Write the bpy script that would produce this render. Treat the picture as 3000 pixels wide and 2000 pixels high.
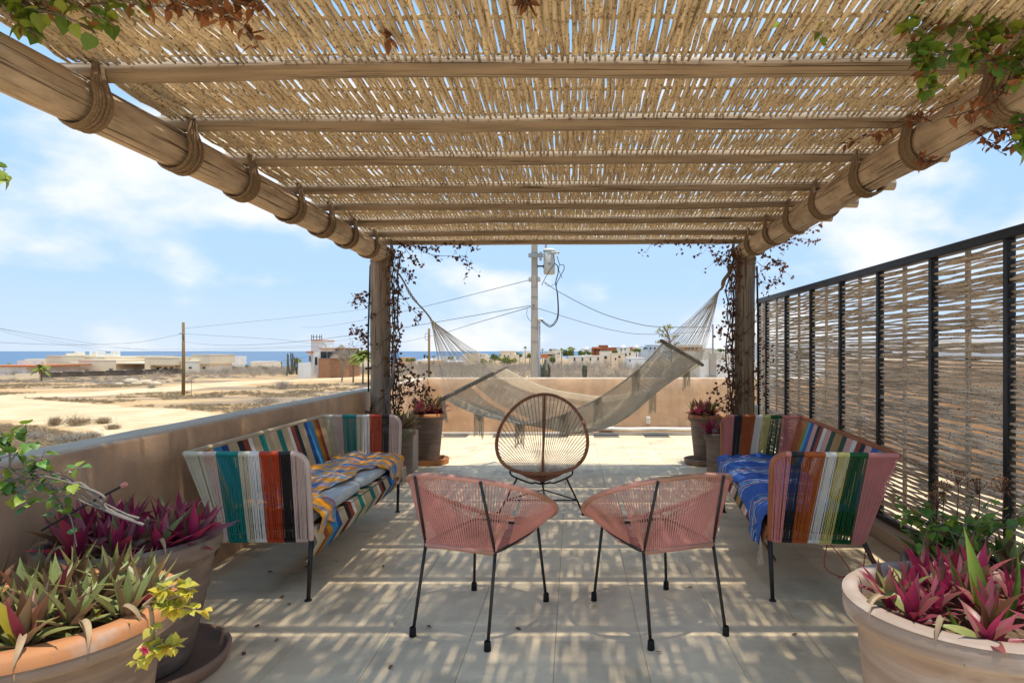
import bpy, math, random
import numpy as np
from mathutils import Vector, Matrix, noise
random.seed(7); rng = np.random.default_rng(7)
sc = bpy.context.scene
for o in list(bpy.data.objects): bpy.data.objects.remove(o)
R = math.radians

# ------------------------------------------------------------ camera, sky, sun, exposure
F, CX, HY, H = 1850.0, 1681.0, 1028.0, 1.35      # focal length in px of a 3000 px wide picture
cam = bpy.data.cameras.new('camera'); camo = bpy.data.objects.new('camera', cam)
sc.collection.objects.link(camo); sc.camera = camo
camo.location = (0, 0, H); camo.rotation_euler = (R(90), 0, 0)
cam.sensor_width = 36; cam.lens = 36 * F / 3000
cam.shift_x = -(CX - 1500) / 3000; cam.shift_y = (HY - 1000) / 3000
cam.clip_start = 0.05; cam.clip_end = 100000

SUN_V = Vector((0.13, -0.11, 1)).normalized()
sl = bpy.data.lights.new('sun', 'SUN'); so = bpy.data.objects.new('sun', sl); sc.collection.objects.link(so)
sl.energy = 2.0; sl.angle = R(0.9); sl.color = (1.0, 0.93, 0.80)
so.rotation_euler = SUN_V.to_track_quat('Z', 'Y').to_euler(); so.location = (0, 0, 30)
w = bpy.data.worlds.new('World'); sc.world = w; w.use_nodes = True
nt = w.node_tree; N = nt.nodes; L = nt.links; N.clear()
def nd(nodes, t, **kw):
    n = nodes.new(t)
    for k, v in kw.items(): setattr(n, k, v)
    return n
wo = nd(N, 'ShaderNodeOutputWorld'); bg = nd(N, 'ShaderNodeBackground'); bg.inputs[1].default_value = 0.074
sky = nd(N, 'ShaderNodeTexSky'); sky.sky_type = 'NISHITA'; sky.sun_disc = False
sky.sun_elevation = math.asin(SUN_V.z); sky.sun_rotation = math.atan2(SUN_V.x, SUN_V.y)
sky.air_density = 1.0; sky.dust_density = 0.6; sky.ozone_density = 1.6
tc = nd(N, 'ShaderNodeTexCoord'); mp = nd(N, 'ShaderNodeMapping'); mp.inputs['Scale'].default_value = (1, 1, 1.9)
mp.inputs['Location'].default_value = (0.75, 0.3, 0.12)
n1 = nd(N, 'ShaderNodeTexNoise'); n1.inputs['Scale'].default_value = 3.9; n1.inputs['Detail'].default_value = 8; n1.inputs['Roughness'].default_value = 0.5
cr = nd(N, 'ShaderNodeValToRGB'); cr.color_ramp.elements[0].position = 0.485; cr.color_ramp.elements[1].position = 0.68
cr.color_ramp.elements[0].color = (0.06, 0.06, 0.06, 1); cr.color_ramp.elements[1].color = (0.88, 0.88, 0.88, 1); cr.color_ramp.interpolation = 'EASE'
mx = nd(N, 'ShaderNodeMixRGB'); mx.inputs[2].default_value = (6.1, 6.0, 6.0, 1)
L.new(tc.outputs['Generated'], mp.inputs[0]); L.new(mp.outputs[0], n1.inputs[0]); L.new(n1.outputs[0], cr.inputs[0])
cm_ = nd(N, 'ShaderNodeMath', operation='MULTIPLY'); L.new(cr.outputs[0], cm_.inputs[0])
# thin bright marine haze towards the horizon
sp = nd(N, 'ShaderNodeSeparateXYZ'); L.new(tc.outputs['Generated'], sp.inputs[0])
hz = nd(N, 'ShaderNodeValToRGB'); hr = hz.color_ramp
hr.elements[0].position = 0.0; hr.elements[0].color = (3.7, 4.5, 5.5, 1); hr.elements[1].position = 1.0; hr.elements[1].color = (1.3, 3.3, 6.2, 1)
for p_, c_ in ((0.10, (2.7, 4.1, 5.9, 1)), (0.38, (2.1, 3.8, 6.0, 1)), (0.62, (1.6, 3.6, 6.4, 1))):
    e_ = hr.elements.new(p_); e_.color = c_
L.new(sp.outputs[2], hz.inputs[0])
fd = nd(N, 'ShaderNodeMapRange'); fd.inputs[1].default_value = 0.35; fd.inputs[2].default_value = 0.75; fd.inputs[3].default_value = 1.0; fd.inputs[4].default_value = 0.35   # fewer clouds overhead
L.new(sp.outputs[2], fd.inputs[0]); L.new(fd.outputs[0], cm_.inputs[1]); L.new(cm_.outputs[0], mx.inputs[0])
hm = nd(N, 'ShaderNodeMixRGB'); hm.inputs[0].default_value = 0.95
L.new(sky.outputs[0], hm.inputs[1]); L.new(hz.outputs[0], hm.inputs[2])
L.new(hm.outputs[0], mx.inputs[1]); L.new(mx.outputs[0], bg.inputs[0]); L.new(bg.outputs[0], wo.inputs[0])
sc.render.engine = 'CYCLES'
sc.cycles.max_bounces = 8; sc.cycles.diffuse_bounces = 5; sc.cycles.transparent_max_bounces = 12
sc.view_settings.view_transform = 'Standard'; sc.view_settings.look = 'None'
sc.view_settings.exposure = 1.3; sc.view_settings.gamma = 1
sc.view_settings.use_curve_mapping = False

# ------------------------------------------------------------ helpers
def P(x, y, d):
    "world point at depth d behind the position x, y of the 3000 px wide picture"
    return Vector(((x - CX) * d / F, d, H - (y - HY) * d / F))
def hexc(s):
    s = s.lstrip('#'); c = [int(s[i:i + 2], 16) / 255 for i in (0, 2, 4)]
    return tuple(((v + 0.055) / 1.055) ** 2.4 if v > 0.04045 else v / 12.92 for v in c)
def mat(name, c1, c2=None, rough=0.7, scale=(3, 3, 3), nscale=1.0, detail=5, bump=0.0, bscale=None, rnd=0.0,
        lo=0.35, hi=0.65, metal=0.0, transl=0.0, c3=None, s3=(1, 1, 1), lo3=0.5, hi3=0.6, coords='pos', spec=0.4, rndc=None, bdist=0.01, back=None):
    m = bpy.data.materials.new(name); m.use_nodes = True
    T = m.node_tree; n = T.nodes; l = T.links
    b = n['Principled BSDF']; b.inputs['Roughness'].default_value = rough; b.inputs['Metallic'].default_value = metal
    b.inputs['Specular IOR Level'].default_value = spec
    if coords == 'pos': src = nd(n, 'ShaderNodeNewGeometry').outputs['Position']
    else: src = nd(n, 'ShaderNodeTexCoord').outputs['Object']
    def nz(scl, det, s=1.0):
        mpg = nd(n, 'ShaderNodeMapping'); mpg.inputs['Scale'].default_value = scl; l.new(src, mpg.inputs[0])
        t = nd(n, 'ShaderNodeTexNoise'); t.inputs['Scale'].default_value = s; t.inputs['Detail'].default_value = det; t.inputs['Roughness'].default_value = 0.6
        l.new(mpg.outputs[0], t.inputs[0]); return t.outputs[0]
    col = None
    if c2 is None: c2 = tuple(v * 0.75 for v in c1)
    t = nz(scale, detail, nscale)
    r = nd(n, 'ShaderNodeMapRange'); r.inputs[1].default_value = lo; r.inputs[2].default_value = hi; l.new(t, r.inputs[0])
    mxn = nd(n, 'ShaderNodeMixRGB'); mxn.inputs[1].default_value = (*c1, 1); mxn.inputs[2].default_value = (*c2, 1); l.new(r.outputs[0], mxn.inputs[0])
    col = mxn.outputs[0]
    if c3 is not None:
        t3 = nz(s3, 4); r3 = nd(n, 'ShaderNodeMapRange'); r3.inputs[1].default_value = lo3; r3.inputs[2].default_value = hi3; l.new(t3, r3.inputs[0])
        m3 = nd(n, 'ShaderNodeMixRGB'); m3.inputs[2].default_value = (*c3, 1); l.new(r3.outputs[0], m3.inputs[0]); l.new(col, m3.inputs[1]); col = m3.outputs[0]
    if back is not None:
        gg = nd(n, 'ShaderNodeNewGeometry'); mb_ = nd(n, 'ShaderNodeMixRGB'); mb_.inputs[2].default_value = (*back, 1); l.new(gg.outputs['Backfacing'], mb_.inputs[0]); l.new(col, mb_.inputs[1]); col = mb_.outputs[0]
    if rnd > 0 or rndc is not None:
        oi = nd(n, 'ShaderNodeObjectInfo')
        if rndc is not None:
            mr = nd(n, 'ShaderNodeMixRGB'); mr.inputs[2].default_value = (*rndc, 1); l.new(oi.outputs['Random'], mr.inputs[0]); l.new(col, mr.inputs[1]); col = mr.outputs[0]
        if rnd > 0:
            hs = nd(n, 'ShaderNodeHueSaturation'); rr = nd(n, 'ShaderNodeMapRange'); rr.inputs[3].default_value = 1 - rnd; rr.inputs[4].default_value = 1 + rnd
            l.new(oi.outputs['Random'], rr.inputs[0]); l.new(rr.outputs[0], hs.inputs['Value']); l.new(col, hs.inputs['Color']); col = hs.outputs[0]
    l.new(col, b.inputs['Base Color'])
    if bump > 0:
        tb = nz(bscale or scale, 6); bp = nd(n, 'ShaderNodeBump'); bp.inputs['Strength'].default_value = bump; bp.inputs['Distance'].default_value = bdist
        l.new(tb, bp.inputs['Height']); l.new(bp.outputs[0], b.inputs['Normal'])
    if transl > 0:
        tr = nd(n, 'ShaderNodeBsdfTranslucent'); l.new(col, tr.inputs[0])
        ms = nd(n, 'ShaderNodeMixShader'); ms.inputs[0].default_value = transl
        l.new(b.outputs[0], ms.inputs[1]); l.new(tr.outputs[0], ms.inputs[2]); l.new(ms.outputs[0], n['Material Output'].inputs[0])
    return m

class MB:
    def __init__(s): s.v = []; s.f = {3: [], 4: []}; s.n = 0; s.uv = None
    def add(s, v, f):
        v = np.asarray(v, float).reshape(-1, 3); f = np.asarray(f, int)
        s.v.append(v); s.f[f.shape[1]].append(f + s.n); s.n += len(v)
    def box(s, x0, x1, y0, y1, z0, z1, M=None):
        v = np.array([(x, y, z) for z in (z0, z1) for y in (y0, y1) for x in (x0, x1)], float)
        if M is not None: v = np.array([M @ Vector(p) for p in v])
        s.add(v, [(0, 2, 3, 1), (4, 5, 7, 6), (0, 1, 5, 4), (2, 6, 7, 3), (0, 4, 6, 2), (1, 3, 7, 5)])
    def cham(s, x0, x1, y0, y1, z0, z1, c):
        "box with all twelve edges chamfered"
        X = (x0, x0 + c, x1 - c, x1); Y = (y0, y0 + c, y1 - c, y1); Z = (z0, z0 + c, z1 - c, z1)
        v = []; idx = {}
        for k in range(4):
            for j in range(4):
                for i in range(4):
                    e = (i in (0, 3)) + (j in (0, 3)) + (k in (0, 3))
                    if e == 1: idx[i, j, k] = len(v); v.append((X[i], Y[j], Z[k]))
        q = []; t = []
        g = lambda *a: idx[a]
        q += [(g(0,1,1), g(0,1,2), g(0,2,2), g(0,2,1)), (g(3,1,1), g(3,2,1), g(3,2,2), g(3,1,2)),
              (g(1,0,1), g(2,0,1), g(2,0,2), g(1,0,2)), (g(1,3,1), g(1,3,2), g(2,3,2), g(2,3,1)),
              (g(1,1,0), g(1,2,0), g(2,2,0), g(2,1,0)), (g(1,1,3), g(2,1,3), g(2,2,3), g(1,2,3))]
        for a, a1 in ((0, 1), (3, 2)):
            for b, b1 in ((0, 1), (3, 2)):
                q.append((g(a, b1, 1), g(a, b1, 2), g(a1, b, 2), g(a1, b, 1)))
                q.append((g(a, 1, b1), g(a, 2, b1), g(a1, 2, b), g(a1, 1, b)))
                q.append((g(1, a, b1), g(2, a, b1), g(2, a1, b), g(1, a1, b)))
                for c_, c1 in ((0, 1), (3, 2)): t.append((g(a, b1, c1), g(a1, b, c1), g(a1, b1, c_)))
        s.add(v, q); s.add(np.array(v), t)
    def tube(s, pts, r, n=6, closed=False, caps=True, flat=1.0):
        p = np.asarray([tuple(q) for q in pts], float); m = len(p)
        r = np.broadcast_to(np.asarray(r, float), (m,))
        if closed: tg = np.roll(p, -1, 0) - np.roll(p, 1, 0)
        else:
            tg = np.empty_like(p); tg[1:-1] = p[2:] - p[:-2]; tg[0] = p[1] - p[0]; tg[-1] = p[-1] - p[-2]
        tg /= np.linalg.norm(tg, axis=1)[:, None] + 1e-12
        a = np.array([0, 0, 1.0]) if abs(tg[0, 2]) < 0.9 else np.array([1.0, 0, 0])
        u = np.cross(tg[0], a); u /= np.linalg.norm(u)
        U = np.empty_like(p); U[0] = u
        for i in range(1, m):
            u = u - tg[i] * np.dot(u, tg[i]); u /= np.linalg.norm(u) + 1e-12; U[i] = u
        V = np.cross(tg, U)
        an = np.arange(n) * 2 * math.pi / n
        v = p[:, None] + r[:, None, None] * (np.cos(an)[None, :, None] * U[:, None] + flat * np.sin(an)[None, :, None] * V[:, None])
        i = np.arange(m if closed else m - 1)[:, None] * n; i2 = ((np.arange(m if closed else m - 1) + 1) % m)[:, None] * n
        j = np.arange(n)[None]; j2 = (j + 1) % n
        f = np.stack([i + j, i + j2, i2 + j2, i2 + j], -1).reshape(-1, 4)
        off = s.n; s.add(v.reshape(-1, 3), f)
        if caps and not closed:
            for b0, rev in ((0, 1), ((m - 1) * n, 0)):
                c = len(s.v); s.v.append(p[0:1] if rev else p[-1:]); ci = s.n; s.n += 1
                jj = np.arange(n); a_, b_ = off + b0 + jj, off + b0 + (jj + 1) % n
                s.f[3].append(np.stack([np.full(n, ci), b_, a_] if rev else [np.full(n, ci), a_, b_], -1))
    def lathe(s, prof, n=32, c=(0, 0, 0), wob=0.0):
        prof = np.asarray(prof, float); an = np.arange(n) * 2 * math.pi / n
        rr = prof[:, 0][:, None] * (1 + wob * np.sin(2 * an + 1)[None])
        v = np.stack([c[0] + rr * np.cos(an), c[1] + rr * np.sin(an), c[2] + np.repeat(prof[:, 1][:, None], n, 1)], -1)
        m = len(prof); i = np.arange(m - 1)[:, None] * n; j = np.arange(n)[None]; j2 = (j + 1) % n
        s.add(v.reshape(-1, 3), np.stack([i + j, i + j2, i + n + j2, i + n + j], -1).reshape(-1, 4))
    def grid(s, G):
        G = np.asarray(G, float); a, b = G.shape[:2]
        i = np.arange(a - 1)[:, None] * b; j = np.arange(b - 1)[None]
        s.add(G.reshape(-1, 3), np.stack([i + j, i + j + 1, i + b + j + 1, i + b + j], -1).reshape(-1, 4))
    def mesh(s, name, smooth=True):
        me = bpy.data.meshes.new(name)
        v = np.concatenate(s.v) if s.v else np.zeros((0, 3))
        f3 = np.concatenate(s.f[3]) if s.f[3] else np.zeros((0, 3), int); f4 = np.concatenate(s.f[4]) if s.f[4] else np.zeros((0, 4), int)
        me.vertices.add(len(v)); me.vertices.foreach_set('co', v.ravel().astype('f'))
        lp = np.concatenate([f4.ravel(), f3.ravel()]).astype('i'); me.loops.add(len(lp)); me.loops.foreach_set('vertex_index', lp)
        npoly = len(f3) + len(f4); me.polygons.add(npoly)
        st = np.concatenate([np.arange(len(f4)) * 4, len(f4) * 4 + np.arange(len(f3)) * 3]).astype('i')
        me.polygons.foreach_set('loop_start', st)
        me.polygons.foreach_set('use_smooth', np.full(npoly, bool(smooth)))
        me.update(calc_edges=True); me.validate(); return me
    def build(s, name, m, parent=None, smooth=False, **tags):
        return link(s.mesh(name, smooth), name, m, parent, **tags)
def link(me, name, m, parent=None, loc=None, **tags):
    if m is not None and len(me.materials) == 0: me.materials.append(m)
    o = bpy.data.objects.new(name, me); sc.collection.objects.link(o)
    if parent is not None: o.parent = parent
    if loc is not None: o.location = loc
    for k, v in tags.items():
        if v: o[k] = v
    return o
def thing(name, label, cat, loc=(0, 0, 0), rz=0.0, group=None):
    o = bpy.data.objects.new(name, None); sc.collection.objects.link(o); o.location = loc; o.rotation_euler = (0, 0, rz)
    o.empty_display_size = 0.1; o['label'] = label; o['category'] = cat
    if group: o['group'] = group
    return o
def tg(o, label, cat, group=None):
    o['label'] = label; o['category'] = cat
    if group: o['group'] = group
    return o
def bez(a, b, c, d, n=12):
    a, b, c, d = map(Vector, (a, b, c, d)); return [a * (1 - t) ** 3 + 3 * b * t * (1 - t) ** 2 + 3 * c * t * t * (1 - t) + d * t ** 3 for t in [i / (n - 1) for i in range(n)]]
def smooth_path(pts, per=6):
    pts = [Vector(p) for p in pts]; out = []
    for i in range(len(pts) - 1):
        p0 = pts[max(i - 1, 0)]; p1 = pts[i]; p2 = pts[i + 1]; p3 = pts[min(i + 2, len(pts) - 1)]
        for k in range(per):
            t = k / per
            out.append(0.5 * ((2 * p1) + (p2 - p0) * t + (2 * p0 - 5 * p1 + 4 * p2 - p3) * t * t + (3 * p1 - p0 - 3 * p2 + p3) * t ** 3))
    out.append(pts[-1]); return out
def jit(a): return random.uniform(-a, a)

# ------------------------------------------------------------ materials
M = {}
M['grout'] = mat('grout', (0.20, 0.18, 0.15))
M['tile'] = mat('limestone_tile', (0.80, 0.645, 0.425), (0.69, 0.55, 0.365), rough=0.6, scale=(3.2, 4, 2), nscale=1.6, rnd=0.09, bump=0.3, bscale=(60, 60, 60), bdist=0.002, c3=(0.46, 0.36, 0.235), s3=(2.6, 2.2, 1), lo3=0.50, hi3=0.76)
M['stucco'] = mat('tan_stucco', (0.66, 0.425, 0.255), (0.53, 0.33, 0.19), rough=0.9, scale=(4, 4, 6), bump=0.7, bscale=(45, 45, 45), bdist=0.004, c3=(0.40, 0.265, 0.17), s3=(2.6, 2.6, 0.9), lo3=0.46, hi3=0.70)
M['coping'] = mat('cement_coping', (0.58, 0.45, 0.32), (0.46, 0.35, 0.245), rough=0.85, scale=(6, 2, 6), bump=0.4, bscale=(30, 30, 30), bdist=0.003)
M['plinth'] = mat('plinth_plaster', (0.42, 0.34, 0.26), rough=0.9, bump=0.3, bscale=(40, 40, 40), bdist=0.003)
M['log'] = mat('peeled_log', (0.62, 0.475, 0.325), (0.36, 0.265, 0.175), rough=0.75, scale=(13, 4, 13), nscale=1.0, lo=.42, hi=.68, bump=0.5, bscale=(30, 1.2, 30), bdist=0.006, c3=(0.13, 0.085, 0.05), s3=(80, 0.8, 80), lo3=0.575, hi3=0.61)
M['post'] = mat('weathered_post', (0.36, 0.265, 0.175), (0.22, 0.16, 0.105), rough=0.85, scale=(12, 12, 0.8), nscale=1.5, bump=0.6, bscale=(40, 40, 1.2), bdist=0.008, c3=(0.10, 0.075, 0.05), s3=(75, 75, 0.7), lo3=0.565, hi3=0.605)
M['purlin'] = mat('purlin_wood', (0.42, 0.315, 0.21), (0.29, 0.21, 0.135), rough=0.75, scale=(1.6, 22, 22), nscale=1.5, bump=0.5, bscale=(1.2, 50, 50), bdist=0.005, c3=(0.12, 0.08, 0.05), s3=(0.7, 95, 95), lo3=0.575, hi3=0.61)
M['stick'] = mat('bark_stick', (0.86, 0.70, 0.46), (0.56, 0.43, 0.275), rough=0.85, scale=(34, 1.6, 34), nscale=1.0, bump=0.8, bscale=(90, 60, 90), bdist=0.006, c3=(0.22, 0.14, 0.075), s3=(90, 50, 90), lo3=0.56, hi3=0.62, rnd=0.22)
M['fstick'] = mat('grey_bark_stick', (0.86, 0.73, 0.56), (0.58, 0.465, 0.34), rough=0.9, scale=(10, 4, 24), bump=0.9, bscale=(90, 40, 90), bdist=0.006, c3=(0.20, 0.15, 0.11), s3=(80, 60, 80), lo3=0.57, hi3=0.63, rnd=0.16)
M['rope'] = mat('jute_rope', (0.30, 0.205, 0.12), (0.19, 0.125, 0.07), rough=0.95, scale=(80, 80, 80), bump=0.6, bscale=(150, 150, 150), bdist=0.004)
M['steel'] = mat('black_steel', (0.012, 0.013, 0.015), (0.022, 0.022, 0.024), rough=0.42, scale=(6, 6, 1.5), metal=0.2, bump=0.05, bscale=(60, 60, 60))
M['iron'] = mat('dark_iron', (0.03, 0.028, 0.026), (0.055, 0.042, 0.033), rough=0.55, scale=(20, 20, 20), metal=0.3)
M['rubber'] = mat('rubber_foot', (0.012, 0.012, 0.012), rough=0.8)
M['pot'] = mat('washed_clay', (0.22, 0.16, 0.122), (0.15, 0.108, 0.085), rough=0.85, scale=(1.2, 1.2, 30), nscale=1.0, bump=0.35, bscale=(3, 3, 60), bdist=0.004, c3=(0.29, 0.215, 0.165), s3=(3, 3, 9), lo3=0.52, hi3=0.72)
M['pot2'] = mat('pale_washed_clay', (0.37, 0.28, 0.22), (0.25, 0.175, 0.13), rough=0.85, scale=(1.2, 1.2, 26), nscale=1.0, bump=0.35, bscale=(3, 3, 60), bdist=0.004, c3=(0.46, 0.39, 0.34), s3=(3, 3, 8), lo3=0.50, hi3=0.70)
M['terra'] = mat('orange_terracotta', (0.50, 0.21, 0.075), (0.42, 0.185, 0.08), rough=0.8, scale=(7, 7, 7), bump=0.3, bscale=(40, 40, 40), bdist=0.003, c3=(0.42, 0.30, 0.23), s3=(5, 5, 5), lo3=0.6, hi3=0.72)
M['soil'] = mat('dry_soil', (0.10, 0.065, 0.04), (0.20, 0.14, 0.08), rough=1, scale=(40, 40, 40), bump=0.8, bscale=(50, 50, 50), bdist=0.02)
M['pink'] = mat('dusty_pink_cord', (0.72, 0.31, 0.255), (0.60, 0.25, 0.20), rough=0.5, scale=(5, 5, 5), c3=(0.30, 0.15, 0.08), s3=(3, 3, 3), lo3=0.58, hi3=0.78)
M['pinkrim'] = mat('faded_pink_rim', (0.70, 0.32, 0.26), (0.36, 0.19, 0.10), rough=0.55, scale=(3, 3, 9))
M['brown'] = mat('brown_cord', (0.30, 0.115, 0.045), (0.22, 0.08, 0.035), rough=0.5, scale=(5, 5, 5))
M['ham'] = mat('cotton_net', (0.84, 0.76, 0.62), (0.74, 0.66, 0.52), rough=0.95, scale=(4, 4, 4), transl=0.4)
M['drift'] = mat('grey_spreader_wood', (0.20, 0.165, 0.13), (0.12, 0.10, 0.08), rough=0.9, scale=(8, 8, 8), bump=0.5, bscale=(30, 30, 30))
M['cush'] = mat('pale_grey_cushion', (0.52, 0.56, 0.57), (0.48, 0.52, 0.53), rough=0.9, scale=(4, 4, 4), bump=0.2, bscale=(9, 9, 9), bdist=0.01)
M['navy'] = mat('navy_cushion', (0.018, 0.022, 0.06), rough=0.9)
M['white'] = mat('white_plaster', (0.80, 0.78, 0.74), (0.70, 0.68, 0.63), rough=0.85, scale=(0.7, 0.7, 0.5))
M['cream'] = mat('cream_plaster', (0.80, 0.67, 0.47), (0.74, 0.61, 0.43), rough=0.9, scale=(0.4, 0.4, 0.4))
M['cream2'] = mat('pale_plaster', (0.82, 0.74, 0.59), (0.74, 0.65, 0.51), rough=0.9, scale=(0.4, 0.4, 0.4))
M['ochre'] = mat('ochre_plaster', (0.62, 0.40, 0.22), (0.55, 0.34, 0.18), rough=0.9, scale=(0.4, 0.4, 0.4))
M['terracotta_wall'] = mat('terracotta_plaster', (0.40, 0.15, 0.07), (0.34, 0.12, 0.055), rough=0.9, scale=(0.4, 0.4, 0.4))
M['bluewhite'] = mat('bluish_plaster', (0.50, 0.57, 0.63), rough=0.9, scale=(0.4, 0.4, 0.4))
M['greenwall'] = mat('green_plaster', (0.42, 0.52, 0.40), rough=0.9, scale=(0.4, 0.4, 0.4))
M['rooftile'] = mat('orange_roof_tile', (0.55, 0.19, 0.07), (0.45, 0.15, 0.06), rough=0.85, scale=(4, 4, 4))
M['brick'] = mat('brick_face', (0.40, 0.20, 0.10), (0.30, 0.15, 0.08), rough=0.9, scale=(2.0, 2.0, 7), lo=0.4, hi=0.6)
M['thatch'] = mat('palm_thatch', (0.20, 0.155, 0.115), (0.30, 0.25, 0.19), rough=1, scale=(4, 4, 1.5), bump=0.8, bscale=(9, 9, 3), bdist=0.1)
M['glass'] = mat('dark_glass', (0.035, 0.045, 0.055), rough=0.12)
M['dark'] = mat('dark_recess', (0.05, 0.045, 0.04), rough=0.9)
M['concrete'] = mat('pole_concrete', (0.42, 0.37, 0.30), (0.34, 0.30, 0.245), rough=0.9, scale=(3, 3, 1.2), bump=0.3, bscale=(12, 12, 12))
M['greymetal'] = mat('painted_grey_metal', (0.52, 0.53, 0.50), (0.44, 0.44, 0.40), rough=0.5, scale=(3, 3, 3))
M['galv'] = mat('galvanised_steel', (0.32, 0.33, 0.33), rough=0.45, metal=0.4)
M['polewood'] = mat('brown_pole_wood', (0.24, 0.155, 0.07), (0.17, 0.11, 0.05), rough=0.9, scale=(8, 8, 1))
M['cable'] = mat('black_cable', (0.02, 0.02, 0.022), rough=0.6)
M['sand'] = mat('dry_sand', (0.60, 0.385, 0.185), (0.42, 0.26, 0.125), rough=1, scale=(0.10, 0.22, 0.2), nscale=1.3, detail=9, bump=0.6, bscale=(1.4, 1.4, 1.4), bdist=0.25, c3=(0.27, 0.195, 0.125), s3=(0.06, 0.15, 0.1), lo3=0.49, hi3=0.62)
M['road'] = mat('pale_dirt_road', (0.68, 0.51, 0.315), (0.55, 0.38, 0.20), rough=1, scale=(0.45, 0.6, 0.2), detail=9, bump=0.4, bscale=(2, 2, 2), bdist=0.08)
M['twig'] = mat('dry_grey_twig', (0.40, 0.34, 0.27), (0.30, 0.245, 0.19), rough=1, scale=(0.3, 0.3, 0.3))
M['drygrass'] = mat('dry_straw_grass', (0.36, 0.27, 0.155), (0.27, 0.20, 0.12), rough=1, scale=(0.4, 0.4, 0.4))
M['vinestem'] = mat('grey_vine_stem', (0.16, 0.13, 0.11), (0.25, 0.215, 0.19), rough=0.9, scale=(9, 9, 9))
M['vinestem2'] = mat('brown_vine_stem', (0.10, 0.06, 0.038), rough=0.9)
M['lgreen'] = mat('fresh_green_leaf', (0.17, 0.30, 0.035), (0.10, 0.22, 0.03), rough=0.45, scale=(14, 14, 14), transl=0.35, rnd=0.25, rndc=(0.30, 0.36, 0.04))
M['ldark'] = mat('deep_green_leaf', (0.09, 0.21, 0.04), (0.13, 0.27, 0.045), rough=0.45, scale=(14, 14, 14), transl=0.25, rnd=0.25)
M['lbrown'] = mat('dried_orange_leaf', (0.36, 0.15, 0.055), (0.24, 0.095, 0.045), rough=0.7, scale=(14, 14, 14), transl=0.3, rnd=0.3)
M['lbrown2'] = mat('dried_dark_leaf', (0.26, 0.115, 0.06), (0.13, 0.06, 0.045), rough=0.8, scale=(9, 9, 9), transl=0.2, rnd=0.3)
M['lmag'] = mat('magenta_leaf', (0.31, 0.05, 0.085), (0.14, 0.12, 0.045), rough=0.38, scale=(38, 1.6, 8), coords='obj', transl=0.3, rnd=0.3, lo=.45, hi=.62, back=(0.38, 0.032, 0.10))
M['lolive'] = mat('olive_purple_leaf', (0.17, 0.24, 0.07), (0.33, 0.29, 0.09), rough=0.38, scale=(38, 1.6, 8), coords='obj', transl=0.25, rnd=0.25, c3=(0.20, 0.065, 0.055), s3=(3, 1.2, 3), lo3=0.50, hi3=0.62, back=(0.25, 0.15, 0.085))
M['lred'] = mat('bronze_red_leaf', (0.26, 0.065, 0.045), (0.12, 0.11, 0.03), rough=0.4, scale=(38, 1.6, 8), coords='obj', transl=0.3, rnd=0.3, back=(0.30, 0.04, 0.07))
M['lyellow'] = mat('yellow_succulent_leaf', (0.62, 0.46, 0.045), (0.42, 0.42, 0.06), rough=0.4, scale=(20, 20, 20), transl=0.3, rnd=0.2)
M['lstraw'] = mat('withered_leaf', (0.50, 0.37, 0.22), (0.36, 0.25, 0.15), rough=0.9, scale=(12, 12, 12), transl=0.2, rnd=0.2)
M['flower'] = mat('pink_flower', (0.75, 0.09, 0.20), rough=0.5, transl=0.3)
M['wflower'] = mat('white_flower', (0.85, 0.82, 0.76), rough=0.5, transl=0.3)
M['palm'] = mat('palm_leaf', (0.19, 0.27, 0.045), (0.36, 0.34, 0.06), rough=0.6, scale=(0.8, 0.8, 0.8), transl=0.3)
M['treeleaf'] = mat('tree_foliage', (0.11, 0.18, 0.035), (0.20, 0.24, 0.05), rough=0.8, scale=(0.5, 0.5, 0.5), transl=0.25)
M['cactus'] = mat('cactus_skin', (0.07, 0.075, 0.045), (0.13, 0.125, 0.08), rough=0.8, scale=(3, 3, 1))
M['pvc'] = mat('white_pipe', (0.80, 0.79, 0.76), (0.70, 0.67, 0.60), rough=0.5, scale=(4, 4, 4))
M['rock'] = mat('pale_rock', (0.62, 0.50, 0.34), (0.45, 0.35, 0.24), rough=1, scale=(1.2, 1.2, 1.2), bump=0.5, bscale=(4, 4, 4), bdist=0.1)
# sea
ms = mat('sea_water', (0.035, 0.10, 0.20), (0.045, 0.125, 0.225), rough=0.35, scale=(0.002, 0.0008, 1), detail=6, bump=0.5, bscale=(0.15, 0.05, 1), bdist=0.6); M['sea'] = ms

# ------------------------------------------------------------ terrain, sea, roads
def sstep(t): t = min(max(t, 0), 1); return t * t * (3 - 2 * t)
def ground(x, y):
    a = x / max(y, 20.0)
    d0 = 105 + 240 * sstep((a + 0.28) / 0.26)
    z = -3.0 - 18.0 * sstep((y - d0) / (980 - d0)) ** 0.8 if y > d0 else -3.0
    z += 0.22 * noise.noise(Vector((x * 0.06, y * 0.06, 0))) * min(1, max(0, (y - 14) / 20))
    if y > 1000: z -= (y - 1000) * 0.03
    return z
ys = np.concatenate([np.arange(-60, 12, 12), np.arange(12, 130, 2.2), np.geomspace(130, 1300, 50)])
aa = np.concatenate([np.linspace(-3200, -220, 14), np.linspace(-200, -90, 14), np.arange(-88, 90, 2.2), np.linspace(90, 200, 14), np.linspace(220, 3200, 14)])
G = np.array([[(x, y, ground(x, y)) for x in aa] for y in ys])
mb = MB(); mb.grid(G); mb.build('ground', M['sand'], smooth=True, kind='structure')
mb = MB(); mb.grid(np.array([[(x, y, -20.0) for x in (-60000, -8000, 0, 8000, 60000)] for y in (650, 3000, 12000, 60000)])); mb.build('sea', M['sea'], kind='structure')
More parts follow.
